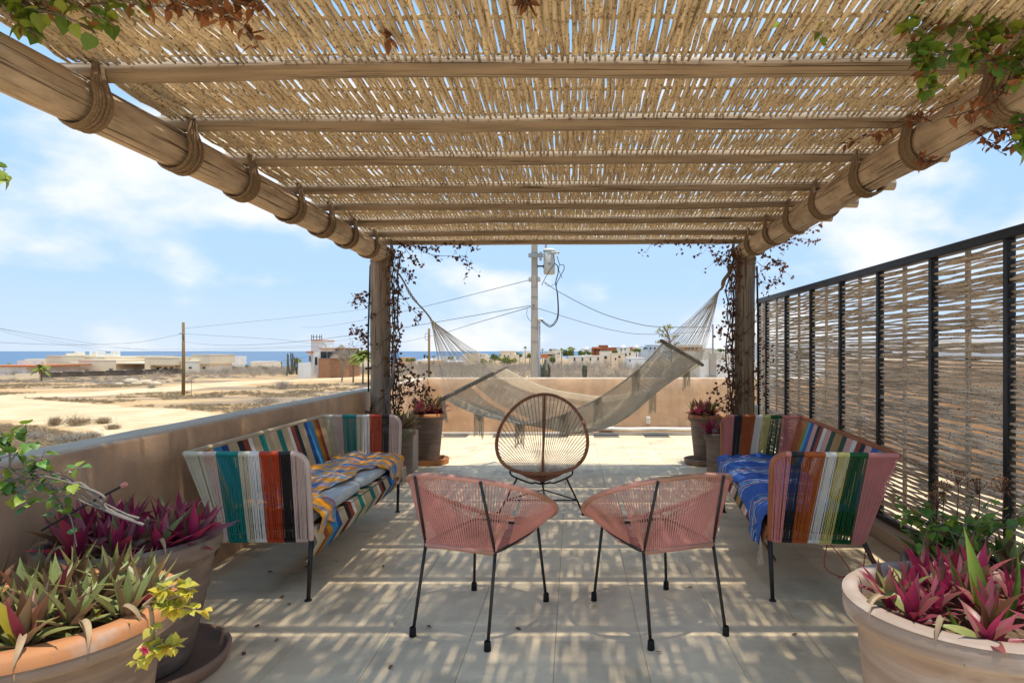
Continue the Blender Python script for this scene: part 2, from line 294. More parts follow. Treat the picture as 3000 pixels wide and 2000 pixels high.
def road(pts, wd, name='dirt_road', m='road', dz=0.05):
    c = smooth_path([(x, y, 0) for x, y in pts], 16); g = []
    for i, p in enumerate(c):
        t = (c[min(i + 1, len(c) - 1)] - c[max(i - 1, 0)]).normalized(); n = Vector((-t.y, t.x, 0)); row = []
        for k in range(9):
            s = (k - 4) / 4; e = 1 + (0.35 * noise.noise(Vector((i * 0.22, s * 3, wd))) if abs(s) == 1 else 0)
            q = p + n * (wd / 2 * s * e); row.append((q.x, q.y, ground(q.x, q.y) + dz - 0.06 * (abs(s) == 1)))
        g.append(row)
    mb = MB(); mb.grid(g); return mb.build(name, M[m], smooth=True, kind='structure')
road([(-120, 72), (-75, 62), (-45, 49.7), (-32.6, 43.7), (-25.7, 38.9), (-10, 28), (6, 20)], 9.5)
road([(-62, 52), (-50, 63), (-46, 78), (-46, 92), (-36, 101), (-15, 104), (30, 112), (80, 118)], 7.0, dz=0.07)

# ------------------------------------------------------------ scrub and grass (stuff)
def spikes(mb, C, rad, hgt, n, w0, up=0.5):
    "n thin three-sided twigs springing from each clump centre"
    k = len(C); C = np.repeat(C, n, 0); m = len(C)
    rad = np.repeat(rad, n); hgt = np.repeat(hgt, n)
    th = rng.uniform(0, 2 * np.pi, m); el = np.arccos(rng.uniform(0.05, 1, m)) * (1 - up * 0.3)
    d = np.stack([np.sin(el) * np.cos(th), np.sin(el) * np.sin(th), np.cos(el)], -1)
    b = C + np.stack([rng.normal(0, 0.28, m) * rad, rng.normal(0, 0.28, m) * rad, rng.uniform(0, 0.45, m) * hgt], -1)
    t = b + d * np.stack([rad, rad, hgt], -1) * rng.uniform(0.4, 0.95, m)[:, None]
    s = np.cross(d, rng.normal(size=(m, 3))); s /= np.linalg.norm(s, axis=1)[:, None]
    s2 = np.cross(d, s); wv = (w0 * rng.uniform(0.6, 1.3, m))[:, None]
    v = np.stack([b + s * wv, b - 0.5 * s * wv + 0.87 * s2 * wv, b - 0.5 * s * wv - 0.87 * s2 * wv, t], 1).reshape(-1, 3)
    i = np.arange(m)[:, None] * 4
    f = np.concatenate([i + [0, 1, 3], i + [1, 2, 3], i + [2, 0, 3]]); mb.add(v, f)
def scatter(n, fn, keep):
    out = []
    while len(out) < n:
        p = fn()
        if keep(*p): out.append((p[0], p[1], ground(*p)))
    return np.array(out)
def inview(): 
    y = random.uniform(78, 175); a = random.uniform(-0.95, 0.0); return a * y, y
# left field: band of grey scrub in front of and beside the villas
mb = MB()
def kp(x, y):
    a = x / y; lim = 85 if a < -0.60 else (97 + (a + 0.6) * 45)
    return y > lim + 4 * noise.noise(Vector((x * 0.1, y * 0.1, 3)))
C = scatter(1700, inview, kp); low = np.where((C[:, 1] < 106) & (C[:, 0] / C[:, 1] < -.5), .30, 1.0); spikes(mb, C, rng.uniform(0.9, 1.9, len(C)) * (.5 + .5 * low), rng.uniform(0.8, 1.7, len(C)) * low, 46, 0.018)
# right of the left post: dense scrub behind the back parapet
def fr():
    y = 26 + 140 * random.random() ** 1.5; a = random.uniform(-0.30, 0.55); return a * y, y
C = scatter(2300, fr, lambda x, y: y > 27 and not (-2.5 < x < 0 and y < 29)); hh = np.where(C[:, 1] < 60, 0.75, 1.0)
spikes(mb, C, rng.uniform(0.9, 2.0, len(C)) * hh, rng.uniform(0.8, 2.1, len(C)) * (0.55 + 0.006 * C[:, 1]), 50, 0.017)
mb.build('dry_scrub', M['twig'], kind='stuff', label='dense grey leafless desert scrub across the field')
mb = MB()
def fld():
    y = random.uniform(17, 100); a = random.uniform(-0.98, -0.2); return a * y, y
def kg(x, y): return noise.noise(Vector((x * 0.055, y * 0.13, 9.5))) > 0.02 and noise.noise(Vector((x * .3, y * .3, 1))) > -0.1
def clear_road(x, y):
    for (x0, y0), (x1, y1) in (((-75, 62), (-45, 49.7)), ((-45, 49.7), (-25.7, 38.9)), ((-25.7, 38.9), (-10, 28)), ((-10, 28), (6, 20)), ((-50, 63), (-46, 92)), ((-46, 92), (-15, 104)), ((-120, 72), (-75, 62))):
        dx, dy = x1 - x0, y1 - y0; t = min(1, max(0, ((x - x0) * dx + (y - y0) * dy) / (dx * dx + dy * dy)))
        if math.hypot(x - x0 - t * dx, y - y0 - t * dy) < 5.2: return False
    return True
C = scatter(5200, fld, lambda x, y: kg(x, y) and clear_road(x, y)); spikes(mb, C, rng.uniform(0.15, 0.5, len(C)), rng.uniform(0.06, 0.3, len(C)), 24, 0.011)
def nr():
    y = random.uniform(20, 42); a = random.uniform(-1.0, -.35); return a * y, y
C = scatter(2600, nr, lambda x, y: clear_road(x, y) and noise.noise(Vector((x * 0.16, y * 0.3, 2.5))) > -.12); spikes(mb, C, rng.uniform(0.15, 0.45, len(C)), rng.uniform(0.06, 0.26, len(C)), 26, 0.009)
mb.build('dry_grass', M['drygrass'], kind='stuff', label='low straw coloured dry grass tufts on the sand')

def shrub(x, y, r, h, n, label, cat='shrub', m='twig', w0=0.012, group=None):
    mb = MB(); spikes(mb, np.array([(0, 0, 0.0)]), np.array([r]), np.array([h]), n, w0)
    spikes(mb, np.array([(jit(r * .5), jit(r * .5), h * .15) for _ in range(4)]), np.full(4, r * .6), np.full(4, h * .7), n // 3, w0)
    o = mb.build('dry_shrub', M[m]); o.location = (x, y, ground(x, y) - 0.02); tg(o, label, cat, group); return o
def gp(px, py, z=-3.0):
    d = (H - z) * F / (py - HY); return (px - CX) * d / F, d
for px, py, r, h, lab in ((830, 1140, 2.6, 1.6, 'wide grey dry shrub on the sandy field below the white tower house'), (990, 1175, 2.2, 1.3, 'low grey dry shrub beside the terrace wall, left of the wooden post'),
                          (862, 1192, .6, .7, 'small reddish dry shrub alone in the field right of the brown pole'), (1070, 1150, 2.0, 1.3, 'grey shrub nearest the left wooden post'),
                          (220, 1250, 1.6, .9, 'straw coloured dry shrub on the sand above the left wall'), (160, 1248, .9, .8, 'small straw coloured shrub left of the widest straw shrub'),
                          (445, 1138, .9, .7, 'dark dry shrub beside the pale rocks near the brown pole'), (780, 1190, 2.4, 1.1, 'pale grey twiggy shrub lying low on the slope'),
                          (300, 1245, 1.0, .7, 'short dry shrub right of the widest straw shrub'), (90, 1290, 1.2, .7, 'grey dry shrub low at the left edge of the field'), (190, 1300, 1.6, .8, 'broad grey dry shrub just above the left wall'), (265, 1285, 1.0, .5, 'small dry shrub between the wall and the white stone'), (330, 1262, .9, .5, 'small straw shrub at the right end of the near grass patch')):
    x, y = gp(px, py); shrub(x, y, r * 0.6, h * .8, 200, lab, m='drygrass' if 'straw' in lab or 'reddish' in lab else 'twig', w0=0.010, group='dry shrubs on the field')

def branch_tree(name, x, y, h, label, lean=0, mt='twig', r0=0.06, z=None, depth=5, spread=0.55):
    root = thing(name, label, 'tree', (x, y, ground(x, y) if z is None else z)); tr = MB(); cw = MB()
    def grow(p, d, l, r, k):
        q = p + d * l; mbk = tr if k >= depth - 1 else cw
        mid = (p + q) / 2 + Vector((jit(.06), jit(.06), jit(.03))) * l
        mbk.tube([p, mid, q], [r, r * .85, r * .65], 5 if k > 2 else 3, caps=False)
        if k > 0:
            for _ in range(3 if k > 1 else 4):
                nd_ = (d + Vector((jit(1), jit(1), jit(.6) + .12)) * spread).normalized(); grow(q, nd_, l * random.uniform(.6, .85), r * .6, k - 1)
    for _ in range(3): grow(Vector((0, 0, 0)), Vector((jit(.45), jit(.45), 1)).normalized(), h * .3, r0, depth)
    tr.build('trunk', M[mt], root, smooth=True); cw.build('crown', M[mt], root); return root
x, y = gp(1001, 1117); branch_tree('bare_tree', x, y, 5.0, 'leafless grey small tree standing in front of the brick house', r0=0.10)

# ------------------------------------------------------------ houses
def facade_window(mbg, root, x0, x1, z0, z1, y, frame='dark'):
    f = MB(); t = 0.09; f.box(x0, x1, y - .06, y + .02, z0, z0 + t); f.box(x0, x1, y - .06, y + .02, z1 - t, z1); f.box(x0, x0 + t, y - .06, y + .02, z0 + t, z1 - t); f.box(x1 - t, x1, y - .06, y + .02, z0 + t, z1 - t)
    f.box((x0 + x1) / 2 - .04, (x0 + x1) / 2 + .04, y - .06, y + .02, z0 + t, z1 - t)
    o = f.build('window', M['dark' if frame == 'dark' else frame], root); g = MB(); g.box(x0 + t, x1 - t, y - .03, y + .01, z0 + t, z1 - t); g.build('pane', M['glass'], o)
def house(label, d, boxes, name='house', cat='house', wins=(), extra=None, org=(0, 0), s=1.0, group=None):
    "boxes: (x0, x1, ytop, ybase, dy, depth, material, part name) measured on the picture, s px per px"
    xs = [b[0] for b in boxes] + [b[1] for b in boxes]; cx = (min(xs) + max(xs)) / 2
    X = lambda v, dd: (org[0] + v / s - CX) * dd / F
    Z = lambda v, dd: H - (org[1] + v / s - HY) * dd / F
    ox = X(cx, d); oz = ground(ox, d); root = thing(name, label, cat, (ox, d, oz), group=group)
    for x0, x1, yt, yb, dy, dp, m, nm in boxes:
        b = MB(); z1 = Z(yt, d + dy) - oz; z0 = (Z(yb, d + dy) - oz) if yb is not None else -1.5
        if nm == 'dome':
            r = (X(x1, d) - X(x0, d)) / 2; b.lathe([(r, z0), (r * .75, z0 + (z1 - z0) * .45), (r * .35, z0 + (z1 - z0) * .7), (r * .15, z1), (0.001, z1 + .1)], 20, ((X(x0, d) + X(x1, d)) / 2 - ox, dy + dp / 2, 0)); b.build('dome', M[m], root, smooth=True); continue
        if nm in ('gable_roof', 'thatch_roof'):
            a0, a1 = X(x0, d + dy) - ox, X(x1, d + dy) - ox; am = (a0 + a1) / 2; k = .15 * (a1 - a0)
            v = [(a0, dy, z0), (a1, dy, z0), (a1, dy + dp, z0), (a0, dy + dp, z0), (am - k, dy + dp / 2, z1), (am + k, dy + dp / 2, z1)]
            b.add(v, [(0, 1, 5, 4), (2, 3, 4, 5)]); b.add(v, [(1, 2, 5), (3, 0, 4)]); b.add(v, [(3, 2, 1, 0)]); b.build('roof', M[m], root); continue
        b.box(X(x0, d + dy) - ox, X(x1, d + dy) - ox, dy, dy + dp, z0, z1); b.build(nm, M[m], root)
        if nm == 'wall' and z1 - z0 > 1.2:
            c = MB(); c.box(X(x0, d + dy) - ox - .04, X(x1, d + dy) - ox + .04, dy - .04, dy + dp + .04, z1, z1 + .10); c.build('parapet_cap', M[m], root)
    for x0, x1, yt, yb, dy in wins: facade_window(None, root, X(x0, d + dy) - ox, X(x1, d + dy) - ox, Z(yb, d + dy) - oz, Z(yt, d + dy) - oz, dy)
    return root
W = 'wall'
villa = house('long low cream villa in front of the sea', 122, [
    (455, 603, 480, None, 0, 14, 'cream', W), (603, 1340, 490, None, 6, 12, 'cream', W), (603, 690, 550, None, 2, 6, 'cream', W), (690, 772, 553, None, 0.5, 6, 'cream2', W), (772, 1140, 521, None, -1, 9, 'cream', W),
    (1140, 1424, 545, 556, -1, 8, 'cream2', 'canopy'), (1140, 1424, 560, None, 5, 2, 'cream2', W), (1424, 1482, 497, None, -1, 7, 'cream', W), (1335, 1500, 483, 545, 8, 8, 'cream2', W), (1482, 1724, 497, 568, -1.2, 8, 'cream', W),
    (1482, 1724, 570, None, .5, 8, 'cream2', W), (1724, 1800, 494, None, 1, 8, 'cream', W), (1782, 1946, 533, None, 0, 8, 'cream2', W), (1800, 1890, 493, None, 3, 8, 'cream', W), (1884, 2068, 470, 556, 0.6, 9, 'cream', W), (1946, 2066, 558, None, 1.4, 8, 'cream2', W),
    (645, 727, 451, 490, 5, 3, 'cream2', 'roof_room'), (734, 761, 433, 490, 8, 2, 'white', 'chimney'), (880, 907, 433, 490, 8, 2, 'white', 'chimney'), (943, 968, 433, 490, 8, 2, 'white', 'chimney'), (1088, 1116, 433, 490, 8, 2, 'white', 'chimney'), (1042, 1064, 454, 490, 9, 1, 'white', 'roof_vent')],
    org=(0, 900), s=3.36, wins=[(622, 655, 610, 634, 1.9), (720, 770, 610, 636, 0.4), (838, 875, 610, 632, -1.1), (1075, 1108, 604, 628, -1.1), (1145, 1292, 592, 622, 4.9), (1542, 1590, 590, 612, .4), (1615, 1645, 588, 610, .4), (1672, 1702, 586, 608, .4), (1858, 1886, 586, 602, -.1), (1996, 2020, 586, 606, 1.3)])
wh = house('white house with thin red tiled roof edge at the far left', 108, [(-260, 255, 588, None, 0, 12, 'white', W), (-262, 330, 572, 586, -.4, 13, 'rooftile', 'roof_edge'), (255, 330, 590, None, 2, 9, 'cream2', W)] + [(a, a + 15, 522, 572, 3, .8, 'white', 'column') for a in (172, 222, 306, 358)], org=(0, 900), s=3.36)
# boundary wall with slatted steel panels
bw = thing('boundary_wall', 'low tan boundary wall with dark slatted panels before the cream villa', 'wall', (-70, 98, -3))
def seg(xa, xb, yt, d0, d1, nm='wall', m='cream', yb=None, th=.3):
    a = P(xa / 3.36, 900 + yt / 3.36, d0); b = P(xb / 3.36, 900 + yt / 3.36, d1); zb = -4.4 if yb is None else P(0, 900 + yb / 3.36, (d0 + d1) / 2).z
    o = Vector((-70, 98, -3)); v = []
    for q in (a, b):
        for dy in (0, th): v += [(q.x - o.x, q.y + dy - o.y, zb - o.z), (q.x - o.x, q.y + dy - o.y, q.z - o.z)]
    mbb = MB(); mbb.add(v, [(0, 4, 5, 1), (2, 3, 7, 6), (1, 5, 7, 3), (0, 2, 6, 4), (0, 1, 3, 2), (4, 6, 7, 5)]); return mbb.build(nm, M[m], bw)
seg(-700, 150, 668, 92, 95); seg(150, 385, 652, 95, 97)
for xa, xb, yt in ((385, 595, 641), (612, 812, 634), (832, 1020, 628), (1040, 1235, 622), (1240, 1405, 617), (1425, 1585, 612), (1590, 1752, 606)):
    d = 97 + (xa - 385) * 0.012; seg(xa - 22, xb + 4, yt + 50, d, d + 1.2)
    nsl = 26
    fr_ = seg(xa, xb, yt, d - .1, d + .9, 'panel_frame', 'iron', yt + 7, .1); 
    for k in range(0): pass
    a = P(xa / 3.36, 900 + (yt + 2) / 3.36, d); b = P(xb / 3.36, 900 + (yt + 50) / 3.36, d); mbs = MB()
    for i in range(nsl):
        x = a.x + (b.x - a.x) * (i + .5) / nsl; mbs.box(x - .055 + 70, x + .055 + 70, d - 98 + .2 + i / nsl, d - 98 + .26 + i / nsl, b.z + 3, a.z + 3)
    mbs.build('slats', M['drift'], bw, kind='stuff')
    seg(xa - 20, xa - 2, yt - 2, d - .05, d, 'pillar', 'cream')
house('white tower house with railing on top, brick base and thatched porch', 104, [
    (1045, 1156, 327, None, 1, 5, 'white', 'tower'), (1043, 1160, 320, 328, .8, 5.4, 'rooftile', 'tower_edge'), (996, 1046, 432, 448, 0, 4, 'rooftile', 'roof'), (1026, 1046, 448, None, .6, 4, 'white', W), (920, 1043, 546, None, -1, .4, 'white', 'garden_wall'),
    (1120, 1402, 502, None, 0, 6, 'brick', 'brick_wall'), (1124, 1284, 404, 502, .5, 6, 'white', W), (1284, 1420, 408, None, 2, 5, 'greenwall', W), (1118, 1424, 399, 405, -.2, 8, 'rooftile', 'roof_edge')],
    org=(600, 900), s=3.36, wins=[(1142, 1200, 438, 497, .4), (1208, 1278, 438, 497, .4), (1085, 1107, 490, 566, .9), (1320, 1372, 495, 524, -.1), (1030, 1040, 480, 530, .5)])
# thatch porch and railing belong to that house
hroot = [o for o in sc.objects if o.name.startswith('house') and o.get('label', '').startswith('white tower')][0]
def hloc(px, py, d): q = P(600 + px / 3.36, 900 + py / 3.36, d); return q - hroot.location
b = MB(); c = hloc(1345, 500, 105.5); r = 2.1; b.lathe([(r, c.z), (r * .9, c.z + .35), (r * .45, c.z + 1.5), (0.05, c.z + 2.3)], 16, (c.x, c.y, 0)); b.build('thatch_roof', M['thatch'], hroot, smooth=True)
b = MB()
for px in (1050, 1068, 1100, 1130, 1150): q = hloc(px, 325, 105); b.box(q.x - .04, q.x + .04, q.y, q.y + .08, q.z, q.z + .95)
q0, q1 = hloc(1048, 291, 105), hloc(1152, 291, 105); b.box(q0.x, q1.x, q0.y, q0.y + .08, q0.z - .05, q0.z + .03); b.build('railing', M['iron'], hroot)
b = MB(); b.tube([hloc(1160, 345, 105), hloc(1192, 372, 105), hloc(1192, 400, 105)], .04, 4); b.tube([hloc(1160, 360, 105), hloc(1192, 390, 105)], .03, 4); b.build('stair_rail', M['iron'], hroot)

# town beyond the back parapet; measured in the crop with origin (1150, 950), 4.48 px per px
o4 = dict(org=(1150, 950), s=4.48)
town = [
 ('ochre house with flat roof nearest the left wooden post', 300, [(80, 232, 436, None, 0, 10, 'ochre', W)], [(110, 130, 470, 490, -.1)]),
 ('long low tan house with white roof slab behind the brown pole', 270, [(315, 480, 462, 490, -.3, 14, 'white', 'roof_slab'), (320, 640, 482, None, 0, 12, 'cream', W)], [(350, 372, 495, 512, -.1), (560, 580, 500, 515, -.1)]),
 ('apricot coloured house right of the brown pole', 240, [(482, 625, 480, None, 0, 10, 'ochre', W), (380, 500, 520, None, 3, 8, 'terracotta_wall', W)], [(520, 540, 505, 525, -.1)]),
 ('grey white half finished house seen through the hammock strings', 200, [(658, 872, 492, None, 0, 9, 'cream2', W), (500, 690, 575, 600, -6, 3, 'cream2', W), (660, 876, 486, 494, -.4, 10, 'white', 'roof_slab')], [(715, 735, 520, 550, -.1), (765, 790, 520, 545, -.1), (800, 820, 520, 540, -.1)]),
 ('pale stepped house behind the hammock fan', 260, [(884, 960, 408, None, 0, 9, 'white', W), (955, 1120, 380, None, 2, 9, 'cream', W), (1120, 1225, 390, None, 0, 8, 'cream2', W)], [(1150, 1165, 405, 425, -.1), (1190, 1203, 405, 425, -.1)]),
 ('tall tan cube house behind the upper end of the left spreader bar', 230, [(1405, 1592, 352, None, 0, 11, 'cream', W), (1590, 1640, 400, None, 2, 8, 'cream2', W)], [(1464, 1478, 402, 436, -.1), (1510, 1526, 408, 438, -.1), (1405, 1418, 388, 410, -.1), (1546, 1556, 380, 392, -.1)]),
 ('white house with grey thatched porch right of the concrete pole', 220, [(2090, 2210, 335, None, 0, 9, 'cream2', W), (1990, 2110, 425, None, -2, 9, 'white', W), (1985, 2135, 345, 388, -3, 9, 'thatch', 'thatch_roof'), (1944, 2035, 388, 440, -5, 4, 'rooftile', 'roof')], [(2166, 2176, 370, 392, -.1), (2186, 2196, 370, 392, -.1), (2040, 2090, 392, 415, -2.1)])]
for lab, d, bx, wn in town: house(lab, d, bx, wins=wn, group='houses beyond the back parapet', **o4)
o5 = dict(org=(1550, 950), s=3.36)
town = [
 ('terracotta two storey house with orange roof and flat terrace', 260, [(620, 778, 232, None, 0, 10, 'terracotta_wall', W), (690, 778, 206, 236, 3, 8, 'terracotta_wall', W), (622, 705, 222, 240, -2, 4, 'rooftile', 'roof')], [(640, 668, 246, 264, -.1), (680, 700, 246, 264, -.1), (720, 735, 250, 272, -.1), (750, 765, 250, 272, -.1), (640, 660, 278, 292, -.1)]),
 ('long row of low cream houses behind the scrub', 170, [(386, 560, 318, None, 0, 9, 'cream2', W), (560, 706, 312, None, 2, 9, 'cream2', W)], [(440, 455, 328, 360, -.1), (518, 532, 328, 360, -.1), (597, 610, 328, 356, 1.9), (672, 686, 325, 354, 1.9)]),
 ('large cream block house with scattered windows', 185, [(706, 812, 266, None, 0, 10, 'cream2', W), (812, 935, 288, None, -3, 10, 'cream', W), (935, 1030, 266, None, 1, 10, 'cream2', W)], [(740, 766, 312, 338, -.1), (845, 858, 330, 352, -3.1), (880, 900, 310, 330, -3.1), (946, 960, 285, 312, .9), (985, 1000, 280, 300, .9)]),
 ('white domed house right of the terracotta house', 280, [(876, 990, 226, None, 0, 10, 'white', W), (912, 966, 200, 226, 2, 6, 'white', 'dome')], [(900, 915, 240, 255, -.1), (940, 952, 236, 252, -.1)]),
 ('white house with pointed dome left of the terracotta house', 300, [(512, 612, 242, None, 0, 9, 'white', W), (545, 592, 220, 242, 2, 6, 'white', 'dome')], []),
 ('white house with orange awning and pointed dome', 300, [(1020, 1105, 224, None, 0, 9, 'white', W), (1052, 1090, 198, 224, 2, 6, 'white', 'dome'), (990, 1022, 225, 262, -1, 5, 'rooftile', W)], [(1040, 1052, 236, 250, -.1)]),
 ('small white house with red porch beside the domes', 290, [(780, 870, 228, None, 0, 9, 'terracotta_wall', W), (780, 812, 206, 234, 1, 5, 'white', 'dome')], []),
 ('low white wall and shed before the block house', 150, [(970, 1140, 332, None, 0, 8, 'white', W)], [(985, 1000, 350, 365, -.1)]),
 ('pale blue flat roofed house right of the domes', 260, [(1165, 1290, 204, None, 0, 10, 'bluewhite', W), (1100, 1168, 245, None, -2, 10, 'bluewhite', W), (1118, 1168, 218, 226, -1, 8, 'bluewhite', 'canopy')], [(1125, 1150, 228, 244, -.1), (1190, 1205, 226, 244, -.1), (1230, 1245, 226, 244, -.1)]),
 ('tan house with thatched roof behind the right hammock strings', 150, [(1492, 1706, 222, None, 0, 9, 'ochre', W), (1490, 1708, 201, 224, -.6, 10, 'cream', 'parapet')], [(1540, 1556, 226, 250, -.1), (1570, 1586, 226, 250, -.1), (1602, 1618, 226, 250, -.1), (1640, 1656, 228, 250, -.1)]),
 ('low dark thatched palapa behind the white garden wall', 48, [(1700, 2010, 232, 345, 0, 6, 'thatch', 'thatch_roof'), (1730, 1745, 330, None, 1, .3, 'polewood', 'post'), (1975, 1990, 330, None, 1, .3, 'polewood', 'post')], []),
 ('pale thatched palapa behind the right spreader bar', 90, [(1470, 1780, 262, 330, 0, 8, 'thatch', 'thatch_roof'), (1500, 1740, 325, None, 1.5, 5, 'cream2', W)], [])]
for lab, d, bx, wn in town: house(lab, d, bx, wins=wn, group='houses beyond the back parapet', **o5)
# more houses far right, glimpsed through the woven fence
for i, (x, d, w_, h_, m, lab) in enumerate(((26, 60, 14, 5.2, 'white', 'white two storey house glimpsed through the woven fence'), (44, 85, 16, 5.6, 'cream2', 'cream house glimpsed through the fence panel nearest the camera'), (32, 38, 12, 4.4, 'white', 'low white house close behind the woven fence'), (66, 95, 16, 6, 'white', 'white house at the far right seen only through fence gaps'))):
    r_ = thing('house', lab, 'house', (x, d, -3), group='houses beyond the back parapet'); b = MB(); b.box(-w_ / 2, w_ / 2, 0, 8, -1, h_); b.build('wall', M[m], r_)
    for k in range(3): facade_window(None, r_, -w_ * .35 + k * w_ * .28, -w_ * .35 + k * w_ * .28 + 1.3, h_ - 2.2, h_ - .9, -.01)
# distant little houses towards the shore, joined
mb = MB(); mr = MB()
for k in range(150):
    y = random.uniform(330, 900); a = random.uniform(-0.36, 0.32) if k > 25 else random.uniform(-1.0, -0.36); x = a * y; s_ = random.uniform(7, 16); hh_ = random.uniform(3.2, 6.5); z = ground(x, y)
    (mb if k % 3 else mr).box(x - s_ / 2, x + s_ / 2, y, y + 8, z - 2, z + hh_)
mb.build('distant_town', M['cream2'], kind='stuff', label='tiny pale houses towards the shore'); mr.build('distant_town', M['white'], kind='stuff', label='tiny white houses towards the shore')

# ------------------------------------------------------------ trees
def leaf_cloud(mb, c, r, n, s):
    c = np.array(c); d = rng.normal(size=(n, 3)); d /= np.linalg.norm(d, axis=1)[:, None]
    lob = np.array([noise.noise(Vector(q * 1.7) + Vector(c) * .3) for q in d])
    p = c + d * (rng.uniform(0.35, 1, n) ** .5 * (1 + .45 * lob))[:, None] * np.array(r)
    a = rng.normal(size=(n, 3)); a /= np.linalg.norm(a, axis=1)[:, None]; b = np.cross(a, rng.normal(size=(n, 3))); b /= np.linalg.norm(b, axis=1)[:, None]
    sz = (s * rng.uniform(.6, 1.4, n))[:, None]
    v = np.stack([p - a * sz, p + b * sz * .5, p + a * sz, p - b * sz * .5], 1).reshape(-1, 3); mb.add(v, np.arange(n)[:, None] * 4 + [0, 1, 2, 3])
def leafy(px, py, d, w_, h_, label, m='treeleaf', group='green trees between the houses', s=4.48, org=(1150, 950)):
    q = P(org[0] + px / s, org[1] + py / s, d); g = ground(q.x, d); top = q.z; k = d / F / s; ww, hh_ = w_ * k / 2, h_ * k / 2
    root = thing('leafy_tree', label, 'tree', (q.x, d, g), group=group); c = MB()
    for _ in range(9): leaf_cloud(c, (jit(ww * .8), jit(ww * .3), top - g - hh_ * random.uniform(.7, 1.6)), (ww * random.uniform(.25, .5), ww * .4, hh_ * random.uniform(.3, .65)), 110, max(.16, ww * .12))
    c.build('crown', M[m], root); t = MB(); t.tube([(0, 0, -.5), (.1, 0, (top - g) * .5), (0, 0, top - g - hh_)], [.22, .18, .1], 6); t.build('trunk', M['polewood'], root)
for i, (px, py, d, w_, h_, lab, m) in enumerate((
    (245, 428, 290, 150, 60, 'wide green tree beside the ochre house', 'treeleaf'), (420, 385, 300, 22, 60, 'narrow conifer left of the brown pole', 'treeleaf'), (460, 400, 300, 40, 50, 'small round tree just left of the brown pole', 'treeleaf'),
    (765, 410, 280, 80, 45, 'green tree behind the hammock strings', 'treeleaf'), (915, 418, 275, 50, 40, 'round tree before the pale stepped house', 'treeleaf'), (1340, 368, 225, 130, 110, 'dark green tree left of the tall tan cube house', 'treeleaf'), (1420, 430, 215, 60, 50, 'yellowish shrub tree under the tan cube house', 'palm'),
    (1660, 350, 240, 110, 90, 'green tree right of the tan cube house', 'treeleaf'), (1800, 372, 240, 90, 70, 'green tree left of the concrete pole', 'treeleaf'), (2100, 415, 190, 90, 85, 'round bright green tree before the white thatched house', 'treeleaf'), (1230, 430, 190, 170, 90, 'pale olive tree seen through the hammock fan', 'palm'),
    (400, 520, 150, 180, 100, 'yellow green shrub tree beneath the brown pole', 'palm'), (470, 515, 145, 70, 100, 'dark bush at the foot of the far brown pole', 'treeleaf'), (1540, 415, 150, 200, 110, 'grey green mesquite tree below the tan cube house', 'palm'))):
    leafy(px, py, d, w_, h_, lab, m)
for px, py, d, w_, h_, lab in ((395, 225, 200, 130, 90, 'large green tree right of the thatched white house'), (550, 252, 240, 120, 55, 'dark green tree left of the terracotta house'), (1055, 232, 240, 90, 50, 'green tree between the domed houses'), (830, 255, 240, 80, 30, 'low green bush above the block house'),
                               (240, 238, 260, 90, 26, 'flat green tree row left of the large green tree'), (1760, 232, 150, 40, 50, 'green tree right of the tan thatched house'), (230, 310, 180, 65, 60, 'round green bush before the white thatched house'), (1850, 236, 120, 100, 50, 'palm like green tree behind the dark palapa')):
    leafy(px, py, d, w_, h_, lab, s=3.36, org=(1550, 950))
for px, py, w_, lab in ((105, 560, 150, 'green coastal bush right of the cream villa'), (600, 580, 60, 'small green bush on the shore side field'), (270, 575, 110, 'green coastal bush line in front of the sea'), (420, 565, 40, 'thin green bush before the sea')):
    leafy(px, py, 150, w_, 40, lab, s=3.36, org=(600, 900), group='green bushes before the sea')
def palm(px, py, d, r, label, base=None, n=22, m='palm', org=(600, 900), s=3.36):
    q = P(org[0] + px / s, org[1] + py / s, d); g = ground(q.x, d); rr = r * d / F / s; root = thing('palm_tree', label, 'palm', (q.x, d, g), group='palm trees'); hz_ = q.z - g
    t = MB(); t.tube([(0, 0, -.3), (.05, 0, hz_ * .5), (0, 0, hz_)], [.13, .10, .08], 7); t.build('trunk', M['polewood'], root)
    for k in range(n):
        f = MB(); th = k * 2.399; el = random.uniform(-.25, 1.25); d0 = Vector((math.cos(th) * math.cos(el), math.sin(th) * math.cos(el), math.sin(el))); L_ = rr * random.uniform(.8, 1.1)
        pts = [Vector((0, 0, hz_)) + d0 * L_ * u - Vector((0, 0, .55 * L_ * u * u)) for u in np.linspace(0, 1, 7)]
        f.tube(pts, .02 * rr, 3, caps=False); sd = d0.cross(Vector((0, 0, 1))).normalized()
        for i in range(1, 7):
            for sg in (-1, 1):
                for u in (0, .5):
                    a = pts[i - 1].lerp(pts[i], u); wv = L_ * .28 * math.sin(math.pi * min(1, (i + u) / 7.2)) + .05; tt = (pts[i] - pts[i - 1]).normalized()
                    e = a + (sd * sg + tt * .7 - Vector((0, 0, .5))).normalized() * wv; f.add([a - tt * .06 * rr, a + tt * .075 * rr, e], [(0, 1, 2)])
        f.build('frond', M[m], root)
palm(1555, 475, 80, 135, 'bright palm directly left of the wooden post', n=54); palm(1460, 540, 85, 45, 'small palm left of the bright palm')
palm(405, 600, 90, 110, 'yellowing palm standing before the cream villa', n=20, org=(0, 900))
palm(1740, 300, 235, 32, 'tall shaggy palm between the tan cube house and concrete pole', org=(1150, 950), s=4.48); palm(1970, 330, 235, 28, 'small palm just right of the concrete pole', org=(1150, 950), s=4.48)
